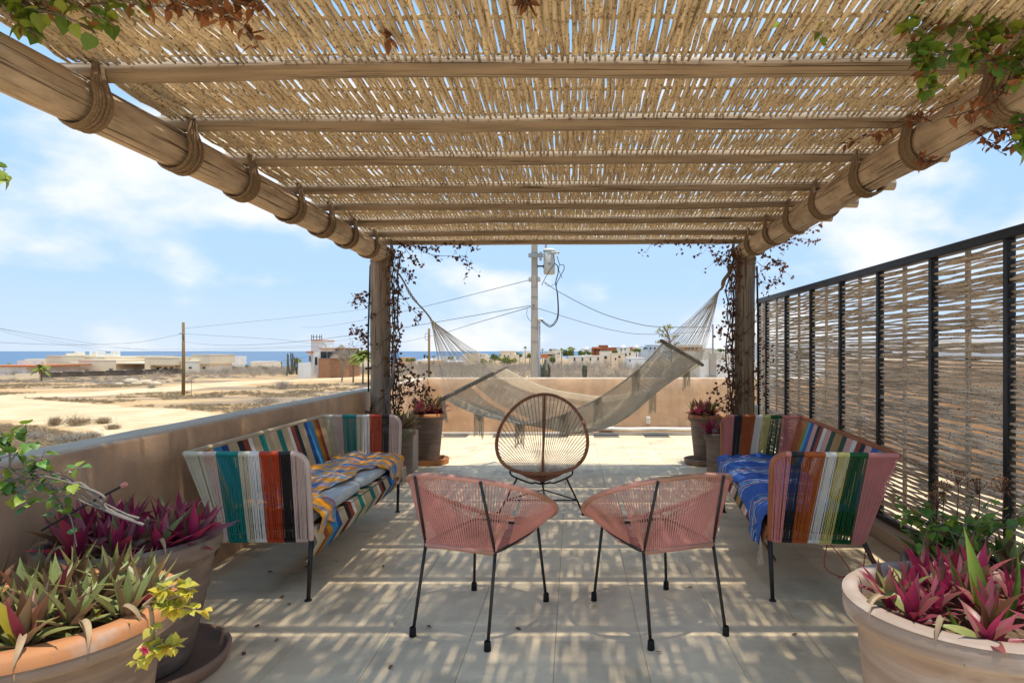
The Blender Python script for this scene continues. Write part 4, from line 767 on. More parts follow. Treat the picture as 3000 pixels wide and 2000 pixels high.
# ------------------------------------------------------------ sofas
CC = dict(palepink='#DDBFAE', teal='#0E8077', cream='#D9CDB0', white='#EFEAE0', orange='#C2431A', black='#232021', terra='#9A4526', mustard='#B07B12', sky='#3F92C4', navy='#22508F', beige='#CDB893',
          spink='#DC8C84', sblack='#262427', sorange='#B65A1E', swhite='#EFE9DC', yellow='#D3C777', green='#0F5A2B', rust='#B0663F', smust='#B98720', saqua='#5BA5A9', sblue='#3767B4', spale='#E3AF9E', sgreen='#2F4F37', tan='#BF9058', sterra='#A2431F')
for k, v in CC.items():
    c = hexc(v); M['c_' + k] = mat('cord_' + k, c, tuple(q * .82 for q in c), rough=.45, scale=(7, 7, 7))
def sofa(name, label, loc, rz, mir, arm, back, railm, frontm, LEN=1.86, W_=.65):
    root = thing(name, label, 'sofa', loc, rz); s = mir        # local x: 0 front edge, negative*s towards the back rail
    TZ, BZ, RF = .80, .325, .016
    def X(v): return -v * s
    tf, tb, bf, bb = 0.0, W_, 0.0, .49                         # distances from the front: top/bottom front, top/bottom back
    cordR = .0025
    def ribbed(pts, r, m, nm='rail_wrap'):
        p = [Vector(q) for q in pts]; L_ = sum((p[i + 1] - p[i]).length for i in range(len(p) - 1)); n = max(4, int(L_ / .0034)); out = []; cum = [0]
        for i in range(len(p) - 1): cum.append(cum[-1] + (p[i + 1] - p[i]).length)
        for k in range(n + 1):
            u = L_ * k / n; i = min(len(p) - 2, max(0, np.searchsorted(cum, u) - 1)); t = (u - cum[i]) / max(1e-6, cum[i + 1] - cum[i]); out.append(p[i].lerp(p[i + 1], t))
        b = MB(); b.tube(out, [r * (1.0 if k % 2 else .86) for k in range(n + 1)], 9); return b.build(nm, M[m], root, smooth=True)
    for end, y0 in ((0, 0.0), (1, LEN)):
        yo = -.05 if end == 0 else .05                        # arms lean slightly outwards at the top
        yb_, yt_ = y0, y0 + yo
        cr_ = .075
        # front upright with rounded corner
        ribbed([(X(bf), yb_, BZ)] + [(X(tf), yt_ + (yb_ - yt_) * (1 - q), BZ + (TZ - cr_ - BZ) * q) for q in (.5, 1)] + [(X(tf + cr_ * (1 - math.cos(a))), yt_, TZ - cr_ + cr_ * math.sin(a)) for a in np.linspace(.2, math.pi / 2, 6)], .0165, frontm)
        n_tot = 84
        for nm, t0, t1, b0, b1 in arm:
            # fractions run from the back corner (0) to the front (1)
            n = max(3, int(round((t1 - t0) * n_tot))); b = MB()
            for i in range(n):
                u = (i + .5) / n; ft = t0 + (t1 - t0) * u; fb = b0 + (b1 - b0) * u
                xt = tb + (tf - tb) * ft; xb = bb + (bf - bb) * fb; zt = TZ
                if xt < cr_: zt = TZ - cr_ + math.sqrt(max(0, cr_ ** 2 - (cr_ - xt) ** 2))
                for dy in (-.0135, .0135):
                    if random.random() < .05: continue
                    b.tube([(X(xt), yt_ + dy, zt), (X(xb) + jit(.003), yb_ + dy, BZ)], cordR, 4, caps=False)
            b.build('cord_band', M['c_' + nm], root, smooth=True)
            xa, xz = max(cr_ * .9, tb + (tf - tb) * t1), tb + (tf - tb) * t0
            if xz > xa: ribbed([(X(xz), yt_, TZ), (X(xa), yt_, TZ)], .0165, 'c_' + nm)
            ribbed([(X(bb + (bf - bb) * b0), yb_, BZ), (X(bb + (bf - bb) * b1), yb_, BZ)], .013, 'c_' + nm, 'lower_wrap')
        # legs
        b = MB(); fx = X(bf); b.tube([(fx, yb_, BZ), (X(.012), yb_ + (-.012 if end == 0 else .012), .006)], [.0135, .0105], 10); b.tube([(X(.012), yb_ + (-.012 if end == 0 else .012), .006), (X(.012), yb_ + (-.012 if end == 0 else .012), 0)], .02, 10); b.build('leg', M['iron'], root, smooth=True)
        b = MB(); b.tube([(X(bb), yb_, BZ), (X(bb + .16), yb_, .006)], [.0135, .0105], 10); b.tube([(X(bb + .16), yb_, .006), (X(bb + .16), yb_, 0)], .02, 10); b.build('leg', M['iron'], root, smooth=True)
    # back rail, corners
    ribbed([(X(tb), -.05, TZ), (X(tb), LEN + .05, TZ)], .0165, railm)
    b = MB(); fr_ = [(X(.0), 0, BZ), (X(.0), LEN, BZ), (X(bb), LEN, BZ), (X(bb), 0, BZ)]
    for i in range(4): b.tube([fr_[i], fr_[(i + 1) % 4]], .010, 8)
    for yy in (.35, LEN - .35, LEN / 2): b.tube([(X(0), yy, BZ - .012), (X(.06), yy, BZ - .03), (X(bb - .06), yy, BZ - .03), (X(bb), yy, BZ - .012)], .008, 8)
    b.tube([(X(.0), .0, .375), (X(-.005), LEN, .375)], .010, 8); b.tube([(X(.03), 0.01, .215), (X(.03), LEN - .01, .215)], .008, 8); b.build('frame', M['iron'], root, smooth=True)
    tot = sum(w_ for _, w_ in back); yy = 0.0; N0 = 255
    for nm, w_ in back:
        ya, yb_ = yy / tot * LEN, (yy + w_) / tot * LEN; yy += w_; n = max(3, int(round(w_ / tot * N0))); b = MB(); c = MB()
        for i in range(n):
            y = ya + (yb_ - ya) * (i + .5) / n; yt = (y - LEN / 2) * (LEN + .10) / LEN + LEN / 2
            b.tube([(X(tb - .010), yt, TZ - .005), (X(bb), y, BZ + .03)], .0034, 4, caps=False)
            b.tube([(X(bb), y, BZ + .03), (X(0), y, .385)], .0034, 4, caps=False)
            c.tube([(X(-.004), y, .388), (X(-.034), y, .310), (X(.03), y, .205)], .0034, 4, caps=False)
        b.build('cord_band', M['c_' + nm], root, smooth=True); c.build('apron_band', M['c_' + nm], root, smooth=True)
    return root
armL = [('cream', 0, .16, 0, .07), ('palepink', .16, .26, .07, .11), ('teal', .26, .44, .11, .31), ('cream', .44, .52, .31, .40), ('white', .52, .61, .40, .525), ('orange', .61, .77, .525, .71), ('black', .77, .865, .71, .835), ('palepink', .865, .985, .835, .97)]
backL = [('beige', 5), ('terra', 3), ('mustard', 3), ('sky', 4.3), ('navy', 3.2), ('beige', 5), ('black', 3), ('terra', 3), ('white', 2.2), ('beige', 4.4), ('teal', 3.6), ('beige', 8.2), ('teal', 3.6), ('beige', 4.4), ('white', 2.2), ('terra', 3), ('black', 3), ('beige', 5), ('navy', 3.2), ('sky', 4.3), ('mustard', 3), ('terra', 3), ('beige', 6)]
sofaL = sofa('cord_sofa', 'long sofa strung in teal, white, orange and black cords by the left wall', (-1.425, 3.43, 0), R(1.3), 1, armL, backL, 'c_beige', 'c_palepink')
armR = [('spink', 0, .24, 0, .14), ('green', .24, .385, .14, .345), ('yellow', .385, .485, .345, .48), ('swhite', .485, .575, .48, .60), ('sorange', .575, .745, .60, .765), ('sblack', .745, .845, .765, .88), ('spink', .845, .985, .88, .99)]
backR = [('rust', 4), ('smust', 3), ('saqua', 3), ('sblue', 3.6), ('spale', 4), ('sblack', 3), ('sterra', 3), ('swhite', 3), ('spale', 4.5), ('sgreen', 3.6), ('tan', 6), ('sgreen', 3.6), ('spale', 4.5), ('swhite', 3), ('sterra', 3), ('sblack', 3), ('spale', 4), ('sblue', 3.6), ('saqua', 3), ('smust', 3), ('rust', 8)]
sofaR = sofa('cord_sofa', 'long sofa strung in pink, rust, white and green cords by the woven fence', (1.065, 3.43, 0), R(-5.6), -1, armR, backR, 'c_rust', 'c_rust')
def on_sofa(so_, v): return so_.location + Matrix.Rotation(so_.rotation_euler.z, 3, 'Z') @ Vector(v)
def cushion(so_, s, y0, y1, z0, z1, m, label):
    root_loc = on_sofa(so_, (-.25 * s, (y0 + y1) / 2, z0)); hw, hl, h_ = .245, (y1 - y0) / 2 - .006, z1 - z0
    n = 22; b = MB(); g = []
    for i in range(n + 1):
        row = []
        for j in range(n + 1):
            u, v = math.radians(-90 + 180 * i / n), math.radians(360 * j / n)
            se = lambda t, e: math.copysign(abs(t) ** e, t)
            cu, su, cv, sv = math.cos(u), math.sin(u), math.cos(v), math.sin(v)
            row.append((hw * se(cu, .35) * se(cv, .16), hl * se(cu, .35) * se(sv, .16), h_ / 2 * se(su, .55) * (1 + .0 * cu) + h_ / 2 + .008 * noise.noise(Vector((cv * 3, sv * 3, y0)))))
        g.append(row)
    b.grid(g); o = b.build('seat_cushion', M[m], smooth=True); o.location = root_loc; o.rotation_euler = (0, 0, so_.rotation_euler.z); tg(o, label, 'cushion'); return o
cushion(sofaL, 1, .02, .92, .385, .475, 'cush', 'pale grey seat cushion on the near half of the left sofa'); cushion(sofaL, 1, .94, 1.84, .385, .475, 'cush', 'pale grey seat cushion on the far half of the left sofa')
cushion(sofaR, -1, .02, 1.84, .385, .465, 'navy', 'dark navy seat cushion under the blue striped blanket')
# woven cloth materials on uv
def cloth(name, stripes_v, stripes_u=None, umix=.5):
    m = bpy.data.materials.new(name); m.use_nodes = True; T = m.node_tree; n = T.nodes; l = T.links; b = n['Principled BSDF']; b.inputs['Roughness'].default_value = .9
    uv = nd(n, 'ShaderNodeUVMap'); uv.uv_map = 'UVMap'; sx = nd(n, 'ShaderNodeSeparateXYZ'); l.new(uv.outputs[0], sx.inputs[0])
    def ramp(out, st, rep):
        mm = nd(n, 'ShaderNodeMath', operation='MULTIPLY'); mm.inputs[1].default_value = rep; l.new(out, mm.inputs[0]); fr = nd(n, 'ShaderNodeMath', operation='FRACT'); l.new(mm.outputs[0], fr.inputs[0])
        r = nd(n, 'ShaderNodeValToRGB'); cr_ = r.color_ramp; cr_.interpolation = 'CONSTANT'
        tot = sum(w_ for _, w_ in st); p = 0
        for i, (h, w_) in enumerate(st):
            if i == 0: e = cr_.elements[0]; cr_.elements.remove(cr_.elements[1]); e.position = 0
            else: e = cr_.elements.new(p / tot)
            e.color = (*hexc(h), 1); p += w_
        l.new(fr.outputs[0], r.inputs[0]); return r.outputs[0]
    c = ramp(sx.outputs[1], *stripes_v)
    if stripes_u:
        c2 = ramp(sx.outputs[0], *stripes_u); mm = nd(n, 'ShaderNodeMixRGB'); mm.inputs[0].default_value = umix; l.new(c, mm.inputs[1]); l.new(c2, mm.inputs[2]); c = mm.outputs[0]
    l.new(c, b.inputs['Base Color'])
    nz = nd(n, 'ShaderNodeTexNoise'); nz.inputs['Scale'].default_value = 220; bp = nd(n, 'ShaderNodeBump'); bp.inputs['Strength'].default_value = .3; bp.inputs['Distance'].default_value = .002
    tc_ = nd(n, 'ShaderNodeTexCoord'); l.new(tc_.outputs['Object'], nz.inputs[0]); l.new(nz.outputs[0], bp.inputs['Height']); l.new(bp.outputs[0], b.inputs['Normal'])
    return m
plaid = cloth('orange_blue_plaid', ([('#F2A216', 8), ('#8FA3AE', 4), ('#5E78A8', 4), ('#E9B45C', 3), ('#EE9413', 7), ('#6A93B5', 5), ('#4C4F9A', 3), ('#A6A79A', 3)], 3.0), ([('#F0A426', 6), ('#7FA2B2', 4), ('#E8C48A', 3), ('#5F76AE', 4), ('#F19A1E', 5), ('#B5B6A6', 3)], 2.4), .30)
blue = cloth('blue_striped_cotton', ([('#2F5CB0', 26), ('#D9DDE6', .8), ('#2C55A6', 3), ('#7FB3D6', 1.6), ('#243F86', 1.6), ('#D98C96', 1), ('#2F6FBE', 1.6), ('#E7E7EA', .8), ('#20305F', 2), ('#4FA0CE', 1.6), ('#2C55A6', 3), ('#C86F7C', .9), ('#27488F', 2.2), ('#9CC8DE', 1.2)], 2.3))
def blanket(so_, s, LEN, name, label, m, back_e, front_e, ztop, seed, amp=.022, NT=150, NS=60, y0=.02, y1=1.84, dep=.49):
    def corner(a):                                            # arc length from the back edge of the cushion -> (distance from front edge, z)
        r = .03; fl_ = dep - r
        if a < fl_: return (dep - a, 0)
        if a < fl_ + r * math.pi / 2:
            q = (a - fl_) / r; return (r - r * math.sin(q) , -r * (1 - math.cos(q)))
        return (-.006, -r - (a - fl_ - r * math.pi / 2))
    g = []; UV = []
    for i in range(NT):
        t = i / (NT - 1); a0, a1 = back_e(t), front_e(t); row = []
        for j in range(NS):
            u = j / (NS - 1); a = a0 + (a1 - a0) * u; d_, z = corner(a); y = y0 + (y1 - y0) * t
            p = Vector((y * 3.1 + a * 2.3, a * 5.5 - y * 1.2, seed)); wv_ = amp * (abs(noise.noise(p)) * 1.6 + .35 * noise.noise(p * 2.7)) + .006 * noise.noise(p * 5)
            hang = max(0, a - dep)
            row.append((-(d_ - (.014 + wv_ * .9) * (1 if hang > 0 else 0) - .01 * hang) * s, y + .035 * noise.noise(p * .8) + (0.02 * noise.noise(Vector((a * 9, t, seed))) if i in (0, NT - 1) else 0), ztop + z + .008 + (wv_ if hang <= 0 else 0)))
            UV.append((a, y))
        g.append(row)
    b = MB(); b.grid(g); me = b.mesh(name, True); uvl = me.uv_layers.new(name='UVMap'); vi = np.empty(len(me.loops), 'i'); me.loops.foreach_get('vertex_index', vi); uvl.data.foreach_set('uv', np.array(UV)[vi].ravel().astype('f'))
    o = link(me, name, m); md = o.modifiers.new('t', 'SOLIDIFY'); md.thickness = .003; o.location = so_.location; o.rotation_euler = so_.rotation_euler; tg(o, label, 'blanket'); return o
def feL(t):
    if t < .14: return .62 - .25 * t + .02 * math.sin(t * 60)
    v = .455 + .10 * math.exp(-((t - .14) / .035) ** 2) - .06 * math.sin(t * 5) + .035 * math.sin(t * 17 + 1)
    return v + .20 * sstep((t - .72) / .2)
blanket(sofaL, 1, 1.86, 'plaid_blanket', 'crumpled orange and blue plaid blanket spread over the left sofa', plaid, lambda t: .012 + .008 * math.sin(t * 11), feL, .475, 3.3, amp=.03, y1=1.90)
def feR(t): return .66 + .05 * math.sin(t * 9) - .10 * sstep((t - .12) / .25) + .07 * sstep((t - .8) / .2) + .01 * math.sin(t * 50)
blanket(sofaR, -1, 1.86, 'striped_blanket', 'rumpled blue striped blanket covering the right sofa seat', blue, lambda t: .03 + .02 * math.sin(t * 8), feR, .465, 8.1, amp=.03, y1=1.93)
def fringe(pts, L_, n, name, label, m='ham'):
    b = MB()
    for i in range(n):
        p = pts[int(i / n * (len(pts) - 1))].lerp(pts[min(len(pts) - 1, int(i / n * (len(pts) - 1)) + 1)], (i / n * (len(pts) - 1)) % 1); b.tube([p, p + Vector((jit(.01), jit(.01), -L_ * .5)), p + Vector((jit(.02), jit(.02), -L_ * random.uniform(.7, 1)))], .0016, 3, caps=False)
    o = b.build(name, M[m]); tg(o, label, 'fringe'); return o
q = on_sofa(sofaR, (-.055, -.03, .335)); q2 = on_sofa(sofaR, (-.03, .10, .33)); fringe([q, q2], .16, 34, 'blanket_fringe', 'white fringe of the blue blanket at the near sofa leg')
q = on_sofa(sofaL, (.035, 1.82, .38)); q2 = on_sofa(sofaL, (.045, 1.92, .38)); fringe([q, q2], .17, 26, 'blanket_fringe', 'pale fringe hanging at the far end of the left sofa')
b = MB()
for pts in ([(-.30, -.0, .31), (-.28, -.03, .20), (-.36, -.05, .155), (-.42, -.03, .17)], [(-.32, 0, .31), (-.40, -.06, .19), (-.33, -.08, .16)], [(-.50, 0, .32), (-.47, -.04, .20), (-.39, -.06, .155), (-.33, -.05, .165)], [(-.50, 0, .32), (-.53, -.02, .24), (-.55, -.02, .16)]):
    b.tube(smooth_path([(-p_[0], p_[1], p_[2]) for p_ in pts], 6), .003, 5)
o = b.build('loose_cords', M['c_sterra'], sofaR, smooth=True)

# ------------------------------------------------------------ pink chairs
def pink_chair(label, loc, rz, mirror=1):
    root = thing('cord_armchair', label, 'chair', loc, rz, 'pink cord armchairs')
    mx_ = mirror
    def rim(a): return Vector((.372 * math.cos(a) * mx_, -.015 + .365 * math.sin(a), .605 - .185 * math.sin(a) + .012 * math.cos(2 * a)))
    n = 300; b = MB(); b.tube([rim(i * 2 * math.pi / n) for i in range(n)], [.0135 if i % 2 else .0112 for i in range(n)], 9, closed=True); b.build('rim', M['pinkrim'], root, smooth=True)
    SC = [(-.195, -.25), (.195, -.25), (.20, .24), (-.20, .24)]; SZ = .412
    def seat(a):
        c, s = math.cos(a), math.sin(a); k = (abs(c / .20) ** 7 + abs(s / .247) ** 7) ** (-1 / 7); return Vector((c * k, s * k - .003, SZ))
    b = MB(); b.tube([seat(i * 2 * math.pi / 60) for i in range(60)], .0085, 8, closed=True)
    for sx in (-1, 1): b.tube([(sx * .19, -.245, SZ), (sx * .175, -.358, .762)], .0070, 8)
    b.build('frame', M['iron'], root, smooth=True)
    for sx in (-1, 1):
        f = MB(); f.tube([(sx * .19, -.245, SZ), (sx * .20, -.337, .012)], .0080, 8); o = f.build('leg', M['iron'], root, smooth=True); c = MB(); c.lathe([(.0125, .045), (.015, .04), (.0165, 0), (.001, 0)], 12, (sx * .20, -.338, 0)); c.build('rubber_foot', M['rubber'], o, smooth=True)
        f = MB(); f.tube([(sx * .19, .235, SZ), (sx * .222, .275, .012)], .0080, 8); o = f.build('leg', M['iron'], root, smooth=True); c = MB(); c.lathe([(.0125, .045), (.015, .04), (.0165, 0), (.001, 0)], 12, (sx * .222, .275, 0)); c.build('rubber_foot', M['rubber'], o, smooth=True)
    # back and side cords
    b = MB(); nb_ = 150
    for i in range(nb_):
        a = i * 2 * math.pi / nb_
        ad = (math.degrees(a) - 90) % 360; ad = ad - 360 if ad > 180 else ad
        if abs(ad) < 40: continue
        p = rim(a); 
        if math.sin(a) < -.55: qx = max(-.19, min(.19, p.x * .72)); q = Vector((qx, -.25, SZ))
        else:
            q = seat(a if mx_ == 1 else math.pi - a); 
        dm = (p - q).length
        for dd in (0.0,):
            off = Vector((-math.sin(a), math.cos(a), 0)) * dd; b.tube([p + off, (p + q) / 2 + off * .7 + Vector((0, 0, -.004)), q + off * .6], .0031, 5, caps=False)
    b.build('back_cords', M['pink'], root, smooth=True, kind='stuff' if False else None)
    b = MB()
    for i in range(34):
        x = -.185 + .37 * i / 33
        yf = .335 - .5 * x * x; zf = rim(math.pi / 2).z + .45 * x * x
        for sh in (-.035, .035): b.tube([(x, -.25, SZ + .006), (x + sh * .7, 0, SZ - .016), (max(-.2, min(.2, x + sh)), yf, zf)], .0026, 4, caps=False)
    for i in range(16):
        y = -.2 + .42 * i / 15; b.tube([(-.2, y, SZ + .004), (0, y + .01, SZ - .012), (.2, y, SZ + .004)], .0026, 4, caps=False)
    b.build('seat_cords', M['pink'], root, smooth=True)
    # rear rail wrap
    b = MB(); n = 110; b.tube([(-.185 + .37 * i / n, -.25, SZ) for i in range(n + 1)], [.0135 if i % 2 else .0105 for i in range(n + 1)], 8); b.build('rail_wrap', M['pinkrim'], root, smooth=True)
    return root
pink_chair('pink cord armchair left of the picture centre seen from behind', (-.455, 3.235, 0), R(-21), 1)
pink_chair('pink cord armchair right of the picture centre seen from behind', (.415, 3.245, 0), R(21), -1)

# ------------------------------------------------------------ brown egg chair
ac = thing('egg_chair', 'brown cord egg shaped lounge chair with round rim facing the viewer', 'chair', (-.27, 5.45, 0))
def erim(a):
    s = ((1 - math.cos(a)) / 2) ** 1.35; x = .388 * math.sin(a)
    return Vector((x, -.27 + .66 * s - .05 * math.sin(math.pi * s), .345 + .605 * s + .0 * math.sin(math.pi * s)))
n = 420; b = MB(); b.tube([erim(i * 2 * math.pi / n) for i in range(n)], [.0155 if i % 2 else .0140 for i in range(n)], 9, closed=True); b.build('rim', M['brown'], ac, smooth=True)
hub = Vector((0, .0, .225)); b = MB(); nc = 64
for i in range(nc):
    a = (i + .5) * 2 * math.pi / nc; a = a - .12 * math.sin(2 * a) * 0; p = erim(a); q = hub + Vector((.018 * math.sin(a), -.015 * math.cos(a), .0))
    mid = (p + q) / 2 + Vector((0, 0, -.012)); b.tube([p, mid, q], .0027, 4, caps=False)
for dx in (-.008, -.003, .003, .008): b.tube([erim(math.pi) + Vector((dx, 0, 0)), hub + Vector((dx, 0, 0))], .0032, 5, caps=False)
b.build('cords', M['brown'], ac, smooth=True)
b = MB(); b.lathe([(.001, -.012), (.02, -.01), (.02, .01), (.001, .012)], 14, tuple(hub)); b.build('hub_ring', M['iron'], ac, smooth=True)
b = MB(); b.tube(smooth_path([(-.25, -.2, .375), (-.25, -.18, .315), (-.11, -.05, .225), (-.06, -.03, .222), (0, -.03, .21), (.06, -.03, .222), (.11, -.05, .225), (.25, -.18, .315), (.25, -.2, .375)], 5), .0075, 8)
b.tube([(-.30, -.195, .11), (.30, -.195, .11)], .006, 8); b.tube([(-.30, -.195, .11), (0, .20, .11), (.30, -.195, .11)], .006, 8); b.build('frame', M['iron'], ac, smooth=True)
for p0, p1 in (((-.205, -.13, .285), (-.35, -.25, .01)), ((.205, -.13, .285), (.35, -.25, .01)), ((0, .0, .215), (0, .37, .01))):
    f = MB(); f.tube([p0, p1], .008, 8); o = f.build('leg', M['iron'], ac, smooth=True); c = MB(); c.lathe([(.010, .03), (.015, .028), (.017, 0), (.001, 0)], 12, (p1[0], p1[1], 0)); c.build('rubber_foot', M['rubber'], o, smooth=True)

# ------------------------------------------------------------ hammock
hm_ = thing('hammock', 'pale cotton net hammock hanging between the two wooden posts', 'hammock', (0, 0, 0))
Ln, Lf = Vector((-1.36, 6.62, .855)), Vector((-.83, 7.55, 1.15)); Rn, Rf = Vector((.94, 6.62, 1.445)), Vector((1.49, 7.40, 1.20))
def hs(u, v):
    # v: 0 near edge, 1 far edge
    a = Ln.lerp(Rn, u); c = Lf.lerp(Rf, u); p = a.lerp(c, v)
    sg = 4 * u * (1 - u); sk = (u ** .8); sag = (.50 - .14 * v) * sg
    belly = .62 * math.sin(math.pi * v) * math.sin(math.pi * min(1, u * 1.0)) ** .7 * (.22 + .33 * math.exp(-((u - .66) / .24) ** 2))
    p = p - Vector((0, 0, sag + belly)); p.y += -.10 * math.sin(math.pi * v) * sg
    p.z += .03 * noise.noise(Vector((u * 4, v * 2.2, 6))) * sg; p.z += .015 * noise.noise(Vector((u * 7, v * 4, 2))); return p
NU, NVv = 170, 84; Gh = [[hs(u / NU, v / NVv) for v in range(NVv + 1)] for u in range(NU + 1)]
b = MB()
for v in range(NVv + 1):
    if v in (0, 1, NVv - 1, NVv): b.tube([Gh[u][v] for u in range(0, NU + 1, 2)], .0042, 4, caps=False)
for v0 in range(NVv):
    for ph in (0, 1):
        pts = []
        for u in range(0, NU + 1): 
            vv = v0 + ((u + ph) % 2) * 1.0; pts.append(Gh[u][int(vv)])
        if (31 < v0 < 38):   # loosened strip near the left bar
            pts = [p for i, p in enumerate(pts) if i > 46]
        b.tube(pts, .0020, 3, caps=False)
for v in range(0, NVv, 2): b.tube([Gh[u][v] + Vector((0, 0, .001)) for u in range(0, NU + 1, 3)], .0016, 3, caps=False)
b.build('net', M['ham'], hm_, kind='stuff')
def bar(a, c, nm='spreader_bar'):
    e = (c - a).normalized() * .05; b = MB(); pts = [a - e + (c - a + 2 * e) * (i / 24) + Vector((0, 0, .006 * noise.noise(Vector((i * .4, a.x, 0))))) for i in range(25)]; b.tube(pts, [.020 * (1 + .15 * noise.noise(Vector((i * .8, 3, a.x)))) for i in range(25)], 9); b.build(nm, M['drift'], hm_, smooth=True)
    b = MB()
    for k in range(46):
        p = a.lerp(c, (k + .5) / 46); t = (c - a).normalized(); u_ = t.orthogonal().normalized(); w_ = t.cross(u_)
        b.tube([p + t * (.004 * q + jit(.002)) + (u_ * math.cos(q) + w_ * math.sin(q)) * .0225 for q in np.linspace(0, 6.28 * 1.5, 13)], .0026, 3, caps=False)
    b.build('bar_whipping', M['ham'], hm_)
bar(Ln, Lf); bar(Rn, Rf)
LK, RK = P(1262, 937, 7.0), P(2108, 850, 6.95); LA, RA = P(1180, 815, 7.0), P(2142, 778, 6.98)
def fan(K, a, c, n, nm):
    b = MB()
    for i in range(n):
        e = a.lerp(c, i / (n - 1)) + Vector((0, 0, .01)); m_ = K.lerp(e, .5) + Vector((jit(.01), jit(.02), -.012 - .02 * random.random())); b.tube([K + Vector((jit(.006), jit(.006), jit(.01))), m_, e], .0024, 3, caps=False)
    b.build(nm, M['ham'], hm_)
fan(LK, Ln, Lf, 46, 'string_fan'); fan(RK, Rn, Rf, 46, 'string_fan')
def hrope(A, K, r, nm='hanging_rope', knot=(.35, .62), L_=None):
    b = MB(); path = [A.lerp(K, t) + Vector((.012 * math.sin(t * 9), 0, -.02 * math.sin(math.pi * t))) for t in np.linspace(0, 1, 40)]
    for ph in (0, 2.1, 4.2): b.tube([p + Vector((math.cos(i * .9 + ph), math.sin(i * .9 + ph), 0)) * r * (1.0 if not knot[0] < i / 40 < knot[1] else 1.9) for i, p in enumerate(path)], r * .75, 5)
    b.build(nm, M['rope'] if False else M['tanrope'], hm_, smooth=True)
M['tanrope'] = mat('tan_rope', (0.40, 0.28, 0.15), (0.30, 0.20, 0.11), rough=.95, scale=(60, 60, 60))
hrope(LA + Vector((-.10, .0, .12)), LK, .007); hrope(RA, RK, .010, knot=(.1, .75))
def tassel(u, v, wd, L_, nm='fringe_tassel', dx=0):
    b = MB(); n = 26; p0 = hs(u - wd / 5.0, v); p1 = hs(u + wd / 5.0, v); 
    for i in range(n):
        t = i / (n - 1); p = p0.lerp(p1, t) + Vector((0, -.015, 0)); lt = L_ * (.82 + .18 * abs(2 * t - 1)) * random.uniform(.9, 1.05)
        b.tube([p, p + Vector((jit(.004), jit(.008), -lt * .5)), p + Vector((jit(.01), jit(.012), -lt))], .0023, 3, caps=False)
    # macrame triangle
    for i in range(7):
        t0 = i / 7; a = p0.lerp(p1, t0) + Vector((0, -.02, 0)); c = p0.lerp(p1, .5) + Vector((0, -.022, -L_ * .28)); b.tube([a, c], .0026, 3, caps=False); a = p0.lerp(p1, 1 - t0) + Vector((0, -.02, 0)); b.tube([a, c], .0026, 3, caps=False)
    b.build(nm, M['ham'], hm_)
for u, wd, L_ in ((.16, .11, .25), (.345, .11, .26), (.545, .10, .26), (.70, .10, .26), (.875, .09, .26)): tassel(u, 0.0, wd, L_)
for u, L_ in ((.93, .20), (.76, .30)): tassel(u, .98, .09, L_)
for k in range(16):
    b = MB(); p = Ln.lerp(Lf, random.random() * .9); b.tube([p, p + Vector((jit(.05), -.02, -.06)), p + Vector((jit(.1) + .05, -.03, -random.uniform(.1, .2)))], .002, 3, caps=False)
    if k == 0: loose = MB()
    for i_ in (0,): loose.tube([p, p + Vector((jit(.05), -.02, -.06)), p + Vector((jit(.1) + .05, -.03, -random.uniform(.1, .2)))], .0022, 3, caps=False)
p = Ln.copy()
for k in range(14): loose.tube([p + Vector((jit(.01), jit(.01), .02)), p + Vector((jit(.02), 0, -.12)), p + Vector((.03 + jit(.02), 0, -.24 + jit(.04)))], .0024, 3, caps=False)
loose.build('loose_strings', M['ham'], hm_)

# ------------------------------------------------------------ pots, plinths
def pot(label, x, y, r, h, m='pot', rimm=None, base=.70, z=0, group=None, lip=.03, fill=.86):
    root = thing('flower_pot', label, 'flower pot', (x, y, z), group=group); rb = r * base
    lh = min(.09, h * .16)
    b = MB(); b.lathe([(.001, 0), (rb, 0), (rb + .004, .01)] + [(rb + (r - lip * .9 - rb) * t ** .85, h * (1 - .0) * t * (1 - lh / h)) for t in (.12, .25, .4, .55, .7, .85, 1)] + [(r - .004, h - lh + .012), (r, h - lh * .7), (r, h - lh * .25), (r - .006, h - .008)], 56, wob=.004); b.build('body', M[m], root, smooth=True)
    b = MB(); b.lathe([(r + .0015, h - .04 if rimm else h - .012), (r + .001, h - .012), (r - .014, h), (r - lip, h - .002), (r - lip - .008, h - .02), (r - lip - .012, h - .10), (r - lip - .02, h * .55)], 56, wob=.004); b.build('rim', M[rimm or m], root, smooth=True)
    n = 22; b = MB(); g = [[((r - lip - .008) * (k / 8) * math.cos(a), (r - lip - .008) * (k / 8) * math.sin(a), h * fill + .012 * noise.noise(Vector((math.cos(a) * k, math.sin(a) * k, x)))) for a in np.linspace(0, 2 * math.pi, n)] for k in range(9)]; b.grid(g); b.build('soil', M['soil'], root, smooth=True)
    return root
def saucer(label, x, y, r, m='terra', z=0):
    b = MB(); b.lathe([(.001, 0), (r * .9, 0), (r * .96, .01), (r, .05), (r + .004, .062), (r - .008, .068), (r - .018, .06), (r - .03, .018), (.001, .014)], 48); o = b.build('saucer', M[m], smooth=True); o.location = (x, y, z); tg(o, label, 'saucer'); return o
PG = 'terracotta pots on the terrace'
M['terra_pale'] = mat('stained_terracotta', (0.34, 0.20, 0.135), (0.24, 0.17, 0.125), rough=.85, scale=(6, 6, 6), bump=.3, bscale=(30, 30, 30), bdist=.003)
pot('large grey clay pot with bright orange rim in the bottom left corner', -1.66, 1.96, .385, .555, 'pot', 'terra', group=PG, lip=.07)
pot('tall grey clay pot behind the orange rimmed one at the left wall', -1.86, 2.66, .335, .555, 'pot', base=.62, z=.02, group=PG); saucer('stained saucer under the tall grey pot at the left', -1.83, 2.66, .34, 'terra_pale')
